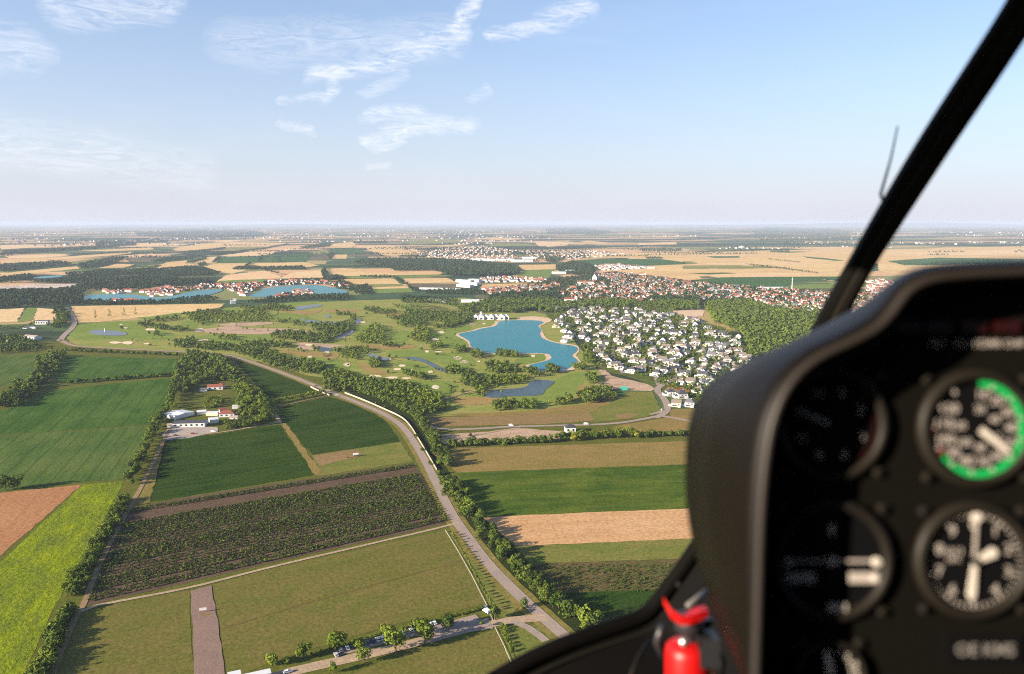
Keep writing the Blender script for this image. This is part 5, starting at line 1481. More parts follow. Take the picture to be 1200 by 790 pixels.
    block('sports_hall', (668, 319), 40, 24, 9, 'white annex behind the turquoise sports hall', 'hall', 'pale_roof', rz=.1)
    block('long_hall', (845, 342), 90, 18, 7, 'long white flat-roofed hall inside the red-roofed town', 'hall', 'pale_roof', rz=.1)
    block('long_hall', (905, 339.5), 100, 22, 8, 'long white hall at the edge of the dark green field', 'hall', 'pale_roof', rz=.05)
    for i in range(8):
        block('terrace', (700 + i * 9, 313.5 + (i % 2) * 1.2), 34, 14, 7, f'{nth(i)} white terrace in the new row above the town', 'house', 'pale_roof', group='white terraces above the town', rz=.1)
    # church quarter
    x, y = G(697, 329)
    root = empty('church', (x, y, lift(2, x, y)), -.2)
    tag(root, 'large white church with steep red gable roof above the town', 'church')
    wm, rm = MB(), MB()
    wm.box(-9, 9, -14, 14, -.3, 14); wm.gable_wall(-9, 9, -14, 14, 14, 13, 'y'); rm.gable(-9, 9, -14, 14, 14, 13, axis='y')
    link('wall', wm.mesh('wall', M['white_wall']), root); link('roof', rm.mesh('roof', M['red_roof']), root)
    tm = MB(); tm.box(12, 17, -3, 3, -.3, 24); tower = link('tower', tm.mesh('tower', M['white_wall']), root)
    sp_ = MB(); sp_.lathe([(4.2, 24), (3, 27), (.05, 36)], 8, c=(14.5, 0, 0)); link('spire', sp_.mesh('spire', M['slate']), tower)
    block('town_hall', (686, 334), 60, 20, 10, 'long pale building with red roof in front of the church', 'building', 'terracotta', wall='white_wall', rz=-.1, style='gable', rh=5)
    block('town_hall', (706, 338), 30, 16, 9, 'cream building with grey roof below the church', 'building', 'grey_roof', wall='cream_wall', rz=-.3, style='gable', rh=4)
    x, y = G(671, 354)
    root = empty('manor', (x, y, lift(2, x, y)), -.1)
    tag(root, 'white manor with red roof and square tower among park trees', 'building')
    wm, rm = MB(), MB()
    wm.box(-24, 6, -8, 8, -.3, 8); wm.box(6, 13, -5, 5, -.3, 17); rm.gable(-24, 6, -8, 8, 8, 5); rm.lathe([(6.2, 17), (.05, 23)], 4, c=(9.5, 0, 0))
    link('wall', wm.mesh('wall', M['white_wall']), root); link('roof', rm.mesh('roof', M['red_roof']), root)
    block('park_house', (839, 360), 16, 12, 6, 'red-roofed house inside the park wood beside the villas', 'house', 'red_roof', rz=.3, style='hip', rh=4)
    block('site_house', (668, 506), 11, 10, 5.5, 'white house with dark roof standing before the pale hedge', 'house', 'slate', rz=.1, style='hip', rh=3, windows=2)
    block('site_hall', (783, 370), 26, 14, 6, 'white house group beside the bare sandy plot', 'house', 'grey_roof', rz=.1, style='gable', rh=3)
    block('site_tent', (731, 457), 10, 5, 3, 'teal tarpaulin tent on the pink building site', 'tent', 'teal', wall='teal', rz=0, style='gable', rh=1.3)
    # sheds at the bottom edge
    block('long_shed', (301, 796), 13, 4, 2.4, 'long white-roofed shed beside the parking lane at the picture edge', 'shed', 'white_sheet', rz=.42, style='flat')
    block('long_shed', (275, 796), 5.5, 4, 2.6, 'short white-roofed shed next to the long one', 'shed', 'white_sheet', rz=.42, style='flat')
    # mast
    x, y = G(928, 340)
    root = empty('radio_mast', (x, y, 0)); tag(root, 'thin pale radio mast behind the town hall roofs', 'mast')
    m_ = MB(); m_.tube([(0, 0, 0), (0, 0, 42)], [1.4, .7], 6); link('pole', m_.mesh('pole', M['pale_roof']), root)
    m_ = MB(); m_.box(-2, 2, -2, 2, 36, 37); link('platform', m_.mesh('platform', M['pale_roof']), root)
    # fountain in the golf pond
    x, y = G(123, 389.5)
    root = empty('fountain', (x, y, lift(5, x, y))); tag(root, 'white water fountain jet in the grey golf pond', 'fountain')
    m_ = MB(); m_.lathe([(1.2, 0), (.7, 3), (1.0, 6), (.05, 9)], 8); link('jet', m_.mesh('jet', M['white_sheet'], smooth=True), root)
    m_ = MB(); m_.lathe([(2.2, 0), (2.2, .3), (.05, .3)], 10); link('base', m_.mesh('base', M['grey_roof']), root)


M['brownish'] = mat('brownish_roof', (.36, .29, .25), .8, .1, vary=.15, scale=.4)
M['white_sheet'] = mat('white_sheet', (.58, .58, .58), .5, .3)
M['teal_pale'] = mat('pale_teal_roof', (.42, .60, .60), .6, .2)
landmarks()


def roadside_wall():
    M['concrete_white'] = mat('pale_concrete', (.34, .30, .235), .85, .1, vary=.12, scale=.5)
    M['fence_white'] = mat('weathered_white_fence', (.45, .42, .35), .8, .1, vary=.15, scale=1)
    for (px, lab) in (([(404, 461), (425, 469), (450, 480), (472, 490), (482, 501), (489, 513), (500, 531), (512, 552)], 'long pale concrete wall of many panels beside the curving road'), ([(364, 454), (372, 458), (386, 464)], 'short pale wall on the inner side of the curving road')):
        g = resample(smooth_open([G(*p) for p in px], 2), 4.0)
        root = empty('roadside_wall', (g[0][0], g[0][1], 0)); tag(root, lab, 'wall')
        mb = MB(); mb.box(0.03, 3.97, -.12, .12, -.2, 1.9); pm = mb.mesh('panel', M['concrete_white'])
        mb = MB(); mb.box(-.16, .16, -.2, .2, -.2, 2.0); po = mb.mesh('post', M['concrete_white'])
        for a, b in zip(g, g[1:]):
            d = Vector(b) - Vector(a)
            if d.length < 2: continue
            for nm, me in (('panel', pm), ('post', po)):
                o = link(nm, me, root, (a[0] - g[0][0], a[1] - g[0][1], lift(1.5, *a))); o.rotation_euler = (0, 0, math.atan2(d.y, d.x))
                if nm == 'panel': o.scale = (d.length / 4.0, 1, random.uniform(.98, 1.02))
    for px, lab in (([(522, 623), (535, 644), (553, 676), (569, 708), (577, 727)], 'white post and rail fence between pasture and saplings'), ([(580, 737), (590, 757), (602, 785)], 'white post and rail fence below the parking entrance')):
        g = resample([G(*p) for p in px], 3.0)
        root = empty('paddock_fence', (g[0][0], g[0][1], 0)); tag(root, lab, 'fence')
        mb = MB(); mb.box(-.09, .09, -.09, .09, -.1, 1.4); po = mb.mesh('post', M['fence_white'])
        mb = MB(); mb.box(0, 1, -.03, .03, -.07, .07); ra = mb.mesh('rail', M['fence_white'])
        for i, a in enumerate(g):
            link('post', po, root, (a[0] - g[0][0], a[1] - g[0][1], lift(1.5, *a)))
            if i + 1 < len(g):
                d = Vector(g[i + 1]) - Vector(a)
                for z in (.5, 1.2):
                    o = link('rail', ra, root, (a[0] - g[0][0], a[1] - g[0][1], lift(1.5, *a) + z)); o.rotation_euler = (0, 0, math.atan2(d.y, d.x)); o.scale = (d.length, 1, 1)


roadside_wall()


# ------------------------------------------------------------------ vehicles
def car_meshes(colm, kind='car'):
    L_, W_ = (4.4, 1.8) if kind == 'car' else (5.2, 2.0)
    prof = [(-.5, .35), (-.5, .8), (-.46, .92), (-.2, 1.0), (.3, .98), (.47, .82), (.5, .6), (.5, .35)] if kind == 'car' else [(-.5, .35), (-.5, 1.2), (.3, 1.2), (.46, .95), (.5, .6), (.5, .35)]
    body = MB()
    n = len(prof)
    v = [(x * L_, s * W_ / 2 * (1 if z < .9 else .97), z) for s in (-1, 1) for x, z in prof]
    body.add(v, [tuple(range(n)), tuple(range(2 * n - 1, n - 1, -1))] + [(i, n + i, n + (i + 1) % n, (i + 1) % n) for i in range(n)])
    cab = [(-.44, .93), (-.34, 1.42), (.08, 1.46), (.28, .97)] if kind == 'car' else [(-.49, 1.15), (-.48, 2.05), (.22, 2.1), (.36, 1.1)]
    roof, glass = MB(), MB()
    gx = [(x * L_, s * (W_ / 2 - .1 if z < 1.2 else W_ / 2 - .22), z) for s in (-1, 1) for x, z in cab]
    glass.add(gx, [(0, 1, 2, 3), (7, 6, 5, 4), (0, 4, 5, 1), (2, 6, 7, 3)])
    t = [(cab[1][0] * L_ - .04, cab[1][1]), (cab[2][0] * L_ + .04, cab[2][1])]
    hw = W_ / 2 - .2
    roof.add([(t[0][0], -hw, t[0][1]), (t[1][0], -hw, t[1][1]), (t[1][0], hw, t[1][1]), (t[0][0], hw, t[0][1])] + [(t[0][0], -hw, t[0][1] + .05), (t[1][0], -hw, t[1][1] + .05), (t[1][0], hw, t[1][1] + .05), (t[0][0], hw, t[0][1] + .05)], [(4, 5, 6, 7), (0, 1, 5, 4), (1, 2, 6, 5), (2, 3, 7, 6), (3, 0, 4, 7)])
    if kind == 'van':
        glass = MB(); glass.add([(.24 * L_, -.85, 2.0), (.37 * L_, -.9, 1.2), (.37 * L_, .9, 1.2), (.24 * L_, .85, 2.0)], [(0, 1, 2, 3)])
        roof = MB(); roof.box(-.49 * L_, .23 * L_, -W_ / 2 + .02, W_ / 2 - .02, 1.1, 2.1)
    wh = MB(); wh.lathe([(.02, -.1), (.32, -.1), (.32, .1), (.02, .1)], 12, 'y')
    return body.mesh('body', colm), glass.mesh('window', M['window_dark']), roof.mesh('roof', colm), wh.mesh('wheel', M['tyre']), L_, W_


def vehicles():
    M['tyre'] = mat('tyre', (.02, .02, .02), .8)
    paints = {k: mat('paint_' + k, c, .3, .5) for k, c in {'white': (.8, .8, .8), 'black': (.02, .02, .025), 'blue': (.03, .06, .14), 'silver': (.45, .47, .5), 'red': (.4, .03, .03), 'grey': (.14, .15, .16)}.items()}
    cars = {}

    def car(px, colour, label, rz, kind='car', group=None):
        if (colour, kind) not in cars: cars[(colour, kind)] = car_meshes(paints[colour], kind)
        b, gl, r_, w, L_, W_ = cars[(colour, kind)]
        x, y = G(*px)
        root = empty('parked_car' if kind == 'car' else 'van', (x, y, lift(5.8, x, y)), rz)
        tag(root, label, kind, group)
        link('body', b, root); link('window', gl, root); link('roof', r_, root)
        for sx in (-.3, .32):
            for sy in (-1, 1): link('wheel', w, root, (sx * L_, sy * (W_ / 2 - .08), .32))
    lane = Vector(G(500, 739)) - Vector(G(440, 754))
    ang = math.atan2(lane.y, lane.x) + math.pi / 2
    row = [((399.5, 763.5), 'grey', 'grey car beside the tall pointed tree'), ((407.5, 761), 'silver', 'silver car with pale roof, second in the parking row'), ((414, 760), 'black', 'black car, third from the tall pointed tree'), ((420, 758), 'red', 'dark red car in the shade of the hedge'), ((431, 754), 'blue', 'blue car left of the first white pair'), ((436.5, 752.5), 'black', 'black car touching the first white pair'),
           ((442.5, 751), 'white', 'white car, lower left of the first white pair'), ((448, 749.5), 'white', 'white car, upper right of the first white pair'), ((466.5, 744.5), 'black', 'black car between the tree and the single white car'), ((472.5, 743), 'white', 'single white car between two dark cars'), ((482.5, 740), 'silver', 'silver car before the second tree pair'),
           ((498, 734), 'white', 'leftmost of three white cars after the second tree pair'), ((503.5, 732.8), 'white', 'middle of three white cars after the second tree pair'), ((509, 731.5), 'white', 'rightmost of three white cars after the second tree pair')]
    for px, c, lab in row:
        car(px, c, lab + ', facing the hedge', ang + random.gauss(0, .05), 'car', 'cars parked along the hedge')
    car((337, 789), 'white', 'white car alone near the white sheds', ang - 1.5)
    car((570, 718), 'white', 'white van parked by the fence gate', ang + .2, 'van')
    car((567.5, 713), 'silver', 'silver car behind the white van at the gate', ang + .2)
    car((599, 499.5), 'white', 'small white van on the pale road beside the fallow field', .1, 'van')
    car((687, 498), 'white', 'white van on the pale road past the white house', .1, 'van')
    car((775.5, 481), 'white', 'white car on the curved road before the roundabout', 1.2)
    car((394, 769), 'silver', 'pale car under the tall pointed tree at the lane', ang)
    car((370, 453), 'black', 'dark car on the road bend beside the short wall', -.6)
    car((395, 464), 'white', 'white car at the avenue entrance on the road bend', .2)
    car((784, 447), 'white', 'white car entering the villa estate', .5)
    car((226, 509), 'red', 'red car in the farm yard before the wide shed', .3)
    car((205, 511), 'grey', 'grey car at the farm yard entrance', 1.2)
    car((250, 507), 'white', 'white van at the far end of the farm yard', .2, 'van')
    # hay trailer in the light strip
    x, y = G(417, 535)
    root = empty('hay_trailer', (x, y, lift(3.2, x, y)), .3); tag(root, 'white covered trailer standing in the pale grass strip', 'trailer')
    m_ = MB(); m_.box(-2.6, 2.6, -1.2, 1.2, .9, 1.1); link('bed', m_.mesh('bed', M['wood_brown']), root)
    m_ = MB(); m_.tube([(-2.5, 0, 1.9), (2.5, 0, 1.9)], [1.15, 1.15], 12); link('cover', m_.mesh('cover', M['white_sheet']), root)
    wh = MB(); wh.lathe([(.02, -.12), (.45, -.12), (.45, .12), (.02, .12)], 12, 'y'); wm = wh.mesh('wheel', M['tyre'])
    for sx in (-1.7, 1.7):
        for sy in (-1, 1): link('wheel', wm, root, (sx, sy * 1.0, .45))
    m_ = MB(); m_.tube([(2.6, 0, .9), (4.2, 0, .5)], [.07, .07], 6); link('drawbar', m_.mesh('drawbar', M['tyre']), root)
    x, y = G(407.5, 537)
    root = empty('implement', (x, y, lift(3.2, x, y)), .2); tag(root, 'dark farm implement standing beside the white trailer', 'implement')
    m_ = MB(); m_.box(-.8, .8, -.5, .5, .4, 1.4); link('frame', m_.mesh('frame', M['wood_brown']), root)
    m_ = MB(); m_.lathe([(.02, -.6), (.5, -.6), (.5, .6), (.02, .6)], 12, 'y'); link('wheel', m_.mesh('wheel', M['tyre']), root, (0, 0, .5))
    # board on the mauve lane
    x, y = G(238, 718)
    root = empty('signboard', (x, y, lift(4.2, x, y)), .25); tag(root, 'white board on a stand in the middle of the mauve lane', 'signboard')
    m_ = MB(); m_.box(-2.0, 2.0, -.1, .1, 1.2, 2.8); link('board', m_.mesh('board', M['white_sheet']), root)
    for sx in (-1.5, 1.5):
        m_ = MB(); m_.box(sx - .08, sx + .08, -.08, .08, 0, 1.2); link('post', m_.mesh('post', M['wood_brown']), root)
    sheet('sand_patch', Z(100, 560, 4.65, [(620, 745), (640, 735), (690, 738), (700, 745), (660, 752), (630, 752)]), M['brown_fallow'], 4.5, soft=True)
    # digger on the building site
    x, y = G(551, 511)
    root = empty('excavator', (x, y, lift(4.2, x, y)), .6); tag(root, 'dark excavator on the dirt beside the pale road', 'excavator')
    m_ = MB(); m_.box(-1.9, 1.9, -1.4, -.8, 0, .8); m_.box(-1.9, 1.9, .8, 1.4, 0, .8); link('track', m_.mesh('track', M['tyre']), root)
    m_ = MB(); m_.box(-1.8, 1.4, -1.3, 1.3, .9, 2.2); link('body', m_.mesh('body', M['wood_brown']), root)
    m_ = MB(); m_.box(.3, 1.6, .2, 1.3, 2.2, 3.1); link('cab', m_.mesh('cab', M['window_dark']), root)
    m_ = MB(); m_.tube([(1.2, -.4, 1.8), (3.6, -.4, 4.2), (5.6, -.4, 2.2), (5.3, -.4, .6)], [.25, .22, .18, .15], 6); link('boom', m_.mesh('boom', M['wood_brown']), root)


vehicles()


def hills():
    """low ridges at the end of the plain"""
    mb = MB()
    for (x0, x1, y0, h, s) in ((-30000, -8000, 54000, 150, 1), (6000, 34000, 52000, 215, 2), (16000, 42000, 56000, 225, 3)):
        rng = random.Random(s)
        n = 40
        v = []
        for i in range(n + 1):
            t = i / n
            z = h * math.sin(math.pi * t) * (.65 + .35 * math.sin(t * 9 + s)) + rng.uniform(0, 12)
            x = x0 + (x1 - x0) * t
            v += [(x, y0, 0), (x, y0 + 1500, max(z, 1)), (x, y0 + 3200, 0)]
        mb.add(v, [(3 * i + k, 3 * i + 3 + k, 3 * i + 4 + k, 3 * i + 1 + k) for i in range(n) for k in (0, 1)])
    tag(link('hills', mb.mesh('hills', M['leaf_far'], smooth=True)), 'faint low hills at the end of the plain', kind='structure')


hills()

# ------------------------------------------------------------------ the helicopter we sit in
ROT = Matrix.Rotation(R(90) - PITCH, 3, 'X')
BASE_DROP = 0.95                                   # the cabin floor lies this far below the eye


def P(px, py, d):
    """a point at depth d in the cabin: x right, y up, z towards us; origin on the cabin floor below the eye"""
    return Vector(((px - CX) / F_PX * d, -(py - CY) / F_PX * d + BASE_DROP, -d))


def helicopter():
    black = mat('black_crackle_paint', (.006, .006, .006), .6, .1)
    hoodm = mat('console_hood', (.0034, .0024, .0017), .5, .12, vary=.15, scale=60)
    lipm = mat('rim_highlight', (.022, .018, .016), .45, .2)  # highlight along the hood edge, put into a lighter colour
    facem = mat('panel_face', (.004, .0036, .0026), .8, .05)
    dialm = mat('dial_black', (.003, .003, .0035), .7, .06)
    bezm = mat('bezel', (.012, .010, .0075), .5, .15)
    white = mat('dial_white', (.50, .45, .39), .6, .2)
    dim = mat('dial_cream_shaded', (.34, .30, .27), .6, .2)  # dial white darkened in its colour, standing in for shade on the dials
    plate = mat('plate_letters', (.16, .145, .135), .6, .2)
    green = mat('dial_green', (.006, .30, .07), .6, .2)
    redm = mat('dial_red', (.16, .012, .012), .6, .2)
    lamp = mat('warning_lens', (.014, .001, .001), .4, .4)
    framem = mat('window_frame_black', (.003, .0027, .0024), .6, .06)
    frame2 = mat('frame_trim_brown', (.012, .0105, .009), .8, .05)
    metal = mat('dull_metal', (.16, .15, .14), .5, .3, .3)
    root = empty('helicopter', (0, 0, 0))
    root.matrix_world = Matrix.Translation(Vector((0, 0, CAM_H)) + ROT @ Vector((0, -BASE_DROP, 0))) @ ROT.to_4x4()
    tag(root, 'black helicopter cockpit with instrument console and window pillar', 'helicopter')

    def spline(pts, n):
        pts = smooth_open(pts, 2)
        L_ = [0]
        for a, b in zip(pts, pts[1:]): L_.append(L_[-1] + math.hypot(b[0] - a[0], b[1] - a[1]))
        out, j = [], 0
        for i in range(n):
            t = L_[-1] * i / (n - 1)
            while j < len(pts) - 2 and L_[j + 1] < t: j += 1
            k = (t - L_[j]) / max(L_[j + 1] - L_[j], 1e-9)
            out.append((pts[j][0] + (pts[j + 1][0] - pts[j][0]) * k, pts[j][1] + (pts[j + 1][1] - pts[j][1]) * k))
        return out
    # rim nearest us and far edge of the hood, both from below the frame up and over to the right
    NEAR = spline([(884, 860), (886, 790), (889, 700), (891, 620), (896, 550), (906, 490), (926, 447), (958, 418), (1000, 400), (1030, 384), (1048, 364), (1062, 342), (1084, 328), (1120, 322), (1200, 318), (1320, 316)], 72)
    FAR_ = spline([(908, 860), (876, 795), (852, 742), (832, 690), (816, 640), (808, 590), (807, 540), (810, 496), (822, 466), (846, 442), (884, 424), (930, 404), (972, 383), (1010, 362), (1042, 340), (1068, 322), (1110, 315), (1200, 311), (1320, 309)], 72)
    dn, df, dface = .455, .62, .490

    def loft(curves, m, name, parent=root, smooth=True):
        mb = MB()
        n = len(curves[0])
        mb.add([v for c in curves for v in c], [(j * n + i, (j + 1) * n + i, (j + 1) * n + i + 1, j * n + i + 1) for j in range(len(curves) - 1) for i in range(n - 1)])
        return link(name, mb.mesh(name, m, smooth=smooth), parent)
    near = [P(x, y, dn) for x, y in NEAR]
    far = [P(x, y, df) for x, y in FAR_]
    mid = [a.lerp(b, .5) + Vector((-.004, .003, 0)) for a, b in zip(near, far)]
    near_b = [a.lerp(b, .08) + Vector((-.003, .002, 0)) for a, b in zip(near, far)]
    hood = loft([near, near_b, mid, far], hoodm, 'panel_hood')
    sub = hood.modifiers.new('thickness', 'SOLIDIFY'); sub.thickness = .003; sub.offset = -1
    # the rim: a rounded edge all along
    mb = MB(); mb.tube(near, .0028, 8); link('rim', mb.mesh('rim', lipm, smooth=True), root)
    # inner wall of the hood down to the face
    inner = [p + Vector((.004, -.004, 0)) for p in near]
    back = [Vector((p.x * 1.0 + .006, p.y - .006, -dface)) for p in near]
    loft([inner, back], black, 'hood_lining')
    # panel face
    mb = MB()
    fx = [(p.x, p.y) for p in back]
    fx += [(fx[-1][0], fx[0][1])]
    mb.add([(x, y, -dface - .0005) for x, y in fx], [tuple(range(len(fx)))])
    mb.add([(x, y, -dface - .003) for x, y in fx], [tuple(range(len(fx)))[::-1]])
    link('panel_face', mb.mesh('panel_face', facem), root)
    # back of the console
    mb = MB(); mb.add(far + [Vector((far[-1].x, far[0].y, -df))], [tuple(range(len(far) + 1))])
    link('console_back', mb.mesh('console_back', black), root)

    U = dface / F_PX                                # metres per photo pixel on the face

    def FP(px, py, out=0.0):
        v = P(px, py, dface); v.z += out; return v

    def disc(c, r, z, m, name, parent, seg=40, r0=0.0):
        mb = MB()
        if r0 > 0: mb.lathe([(r0, z), (r, z), (r, z - .002), (r0, z - .002), (r0, z)], seg, c=c)
        else:
            mb.lathe([(r, z), (r, z - .002)], seg, c=c)
            mb.add([(c[0] + r * math.cos(6.2832 * k / seg), c[1] + r * math.sin(6.2832 * k / seg), c[2] + z) for k in range(seg)], [tuple(range(seg))])
        return link(name, mb.mesh(name, m), parent)

    def arc(c, r0, r1, a0, a1, z, m, name, parent, t=.0005):
        n = max(3, int(abs(a1 - a0) / 4))
        mb = MB()
        v = []
        for i in range(n + 1):
            a = R(a0 + (a1 - a0) * i / n)
            for r_ in (r0, r1):
                for zz in (z, z - t): v.append((c[0] + r_ * math.sin(a), c[1] + r_ * math.cos(a), c[2] + zz))
        f = [(4 * i, 4 * i + 4, 4 * i + 6, 4 * i + 2) for i in range(n)] + [(4 * i + 2, 4 * i + 6, 4 * i + 7, 4 * i + 3) for i in range(n)] + [(4 * i, 4 * i + 1, 4 * i + 5, 4 * i + 4) for i in range(n)]
        mb.add(v, f)
        return link(name, mb.mesh(name, m), parent)

    def bar(c, a, r0, r1, w0, w1, z, m, name, parent):
        a = R(a); d, e = Vector((math.sin(a), math.cos(a), 0)), Vector((math.cos(a), -math.sin(a), 0))
        c = Vector(c) + Vector((0, 0, z))
        q = [c + d * r0 - e * w0, c + d * r0 + e * w0, c + d * (r0 + (r1 - r0) * .85) + e * w1, c + d * r1 + e * w1 * .3, c + d * r1 - e * w1 * .3, c + d * (r0 + (r1 - r0) * .85) - e * w1]
        mb = MB(); n = len(q)
        mb.add(q + [v - Vector((0, 0, .0008)) for v in q], [tuple(range(n))[::-1], tuple(range(n, 2 * n))] + [(i, (i + 1) % n, n + (i + 1) % n, n + i) for i in range(n)])
        return link(name, mb.mesh(name, m), parent)

    def text(body, c, size, m, parent, name='numeral', z=.0006):
        me = LETTERS[body].copy()
        me.materials.clear(); me.materials.append(m)
        o = link(name, me, parent, (c[0], c[1], c[2] + z)); o.scale = (size, size, size)
        return o

    def gauge(px, py, rpx, label):
        c = FP(px, py)
        r = rpx * U
        g = disc((0, 0, 0), r * 1.0, .0015, dialm, 'gauge', root); g.location = c; g['label'] = label
        # raised ring round the dial
        mb = MB(); mb.lathe([(r * 1.22, 0), (r * 1.22, .003), (r * 1.10, .006), (r * 1.0, .004), (r * 1.0, .001)], 48); link('bezel', mb.mesh('bezel', bezm, smooth=True), g)
        for k in range(4):
            a = R(45 + 90 * k)
            mb = MB(); mb.lathe([(.0035, 0), (.0035, .002), (.001, .003)], 10, c=(math.cos(a) * r * 1.42, math.sin(a) * r * 1.42, 0)); link('screw', mb.mesh('screw', bezm), g)
        return g, r
    # airspeed dial with green arc
    g, r = gauge(1143, 502, 57, 'round dial with wide green arc and cream needle')
    arc((0, 0, .0015), r * .86, r * 1.0, 2, 232, .0008, green, 'green_arc', g)
    for a in range(20, 330, 28):
        bar((0, 0, .0015), a, r * .84, r * .93, r * .028, r * .028, .0012, dim, 'tick', g)
    for k, a in enumerate(range(8, 330, 27)):
        s = (math.sin(R(a)), math.cos(R(a)))
        text(str(10 * (k + 1)), (s[0] * r * .70, s[1] * r * .70, .0015), r * .27, dim, g)
        if k % 2 == 0: text(str(20 * (k // 2 + 1)), (s[0] * r * .40, s[1] * r * .40, .0015), r * .22, dim, g)
    arc((0, 0, .0015), r * .82, r * 1.0, 236, 241, .0012, redm, 'red_mark', g)
    arc((0, 0, .0015), r * .86, r * 1.0, 268, 272, .0012, redm, 'red_mark', g)
    bar((0, 0, .003), 128, r * .02, r * .80, r * .07, r * .055, .002, white, 'needle', g)
    disc((0, 0, .003), r * .10, .0015, dialm, 'hub', g, 16)
    # altimeter
    g, r = gauge(1139, 656, 57, 'altimeter with three white hands')
    for k in range(10):
        a = R(36 * k)
        text(str(k), (math.sin(a) * r * .74, math.cos(a) * r * .74, .0015), r * .30, dim if k not in (0,) else white, g)
    for k in range(50):
        if k % 5: bar((0, 0, .0015), 7.2 * k, r * .90, r * .98, r * .012, r * .012, .0006, dim, 'tick', g)
        else: bar((0, 0, .0015), 7.2 * k, r * .86, r * .98, r * .022, r * .022, .0006, dim, 'tick', g)
    text('1013', (-r * .42, r * .18, .0015), r * .20, dim, g); text('HPA', (-r * .42, r * .02, .0015), r * .15, dim, g)
    bar((0, 0, .0025), 186, r * .06, r * .80, r * .05, r * .085, .001, white, 'long_hand', g)
    bar((0, 0, .003), 62, r * .06, r * .48, r * .05, r * .11, .0015, white, 'short_hand', g)
    bar((0, 0, .0022), 3, r * .06, r * .95, r * .025, r * .025, .0008, dim, 'thin_hand', g)
    disc((math.sin(R(3)) * r * .9, math.cos(R(3)) * r * .9, .0025), r * .10, .001, white, 'hand_tip', g, 14)
    disc((0, 0, .003), r * .08, .0022, dialm, 'hub', g, 16)
    # attitude indicator
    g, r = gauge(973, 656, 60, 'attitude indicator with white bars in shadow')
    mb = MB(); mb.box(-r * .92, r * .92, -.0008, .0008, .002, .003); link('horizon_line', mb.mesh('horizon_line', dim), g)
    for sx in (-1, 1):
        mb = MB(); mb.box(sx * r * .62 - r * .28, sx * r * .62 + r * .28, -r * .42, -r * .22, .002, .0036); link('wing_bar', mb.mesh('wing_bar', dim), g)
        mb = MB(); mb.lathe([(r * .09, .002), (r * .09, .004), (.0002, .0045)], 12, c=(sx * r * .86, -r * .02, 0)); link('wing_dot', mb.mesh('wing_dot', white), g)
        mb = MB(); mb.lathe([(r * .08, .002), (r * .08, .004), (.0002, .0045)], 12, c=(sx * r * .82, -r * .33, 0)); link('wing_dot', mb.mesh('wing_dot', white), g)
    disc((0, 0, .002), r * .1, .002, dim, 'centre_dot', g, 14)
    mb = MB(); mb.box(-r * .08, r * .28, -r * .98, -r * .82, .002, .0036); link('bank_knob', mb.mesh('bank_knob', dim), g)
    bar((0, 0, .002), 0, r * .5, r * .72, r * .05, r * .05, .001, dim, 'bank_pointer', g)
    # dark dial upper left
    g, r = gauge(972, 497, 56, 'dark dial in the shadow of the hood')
    arc((0, 0, .0015), r * .90, r * .96, 40, 150, .0006, lamp, 'red_reflection', g)  # painted arc standing in for dim red reflections on this dial
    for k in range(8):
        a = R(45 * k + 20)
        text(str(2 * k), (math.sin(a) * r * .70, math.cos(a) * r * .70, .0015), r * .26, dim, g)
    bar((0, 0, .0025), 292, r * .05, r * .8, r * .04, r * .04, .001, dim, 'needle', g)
    # small dial at the bottom
    g, r = gauge(972, 788, 34, 'small dial with cream numerals at the picture edge')
    for k in range(7):
        a = R(25 + 22 * k)
        text(str(k * 5), (math.sin(a) * r * .80, math.cos(a) * r * .80, .0015), r * .34, white, g)
    bar((0, 0, .0025), -12, r * .0, r * .85, r * .13, r * .10, .001, white, 'needle', g)
    # warning lamps with legends
    for i, (px, lab) in enumerate([(1024, 'OIL'), (1062, 'FUEL'), (1098, 'ALT'), (1139, 'CLUTCH'), (1178, 'MR CHIP')]):
        c = FP(px, 383)
        mb = MB(); mb.box(-15 * U, 15 * U, -7 * U, 7 * U, 0, .003); o = link('warning_lamp', mb.mesh('warning_lamp', lamp), root, c)
        if i > 1: text(lab, (0, -20 * U, 0), 11 * U, dim, o, 'legend', .0012)
    # registration
    c = FP(1153, 761)
    mb = MB(); mb.box(-46 * U, 46 * U, -17 * U, 17 * U, 0, .0012); o = link('registration_plate', mb.mesh('registration_plate', dialm), root, c)
    text('OE KMS', (0, 0, .0012), 20 * U, plate, o, 'registration', .0004)

    # pillar rising to the right
    left = [(953, 392), (960, 374), (987, 326), (1033, 244), (1084, 158), (1136, 78), (1188, -2), (1215, -55), (1262, -130)]
    right = [(986, 394), (996, 366), (1021, 318), (1072, 240), (1121, 166), (1166, 100), (1206, 40), (1240, -14), (1286, -90)]
    ls, rs = spline(left, 40), spline(right, 40)
    dep = [.98 - .34 * i / 39 for i in range(40)]

    def rail(t0, t1, m, name, push=0.0, thick=.014, bow=.005):
        mb = MB(); v = []
        for a, b, d in zip(ls, rs, dep):
            A, B = P(a[0], a[1], d), P(b[0], b[1], d)
            p0, p1 = A.lerp(B, t0), A.lerp(B, t1)
            w = Vector((0, 0, 1))
            v += [p0 + w * push, p0.lerp(p1, .25) + w * (push + bow), p0.lerp(p1, .75) + w * (push + bow), p1 + w * push, p1 - w * thick, p0 - w * thick]
        mb.add(v, [(6 * i + k, 6 * i + (k + 1) % 6, 6 * i + 6 + (k + 1) % 6, 6 * i + 6 + k) for i in range(39) for k in range(6)] + [tuple(range(6)), tuple(range(39 * 6, 40 * 6))])
        return link(name, mb.mesh(name, m, smooth=False), root)
    rail(0, 1, framem, 'window_pillar')
    rail(.32, .82, frame2, 'pillar_trim', .0062, .004, .002)
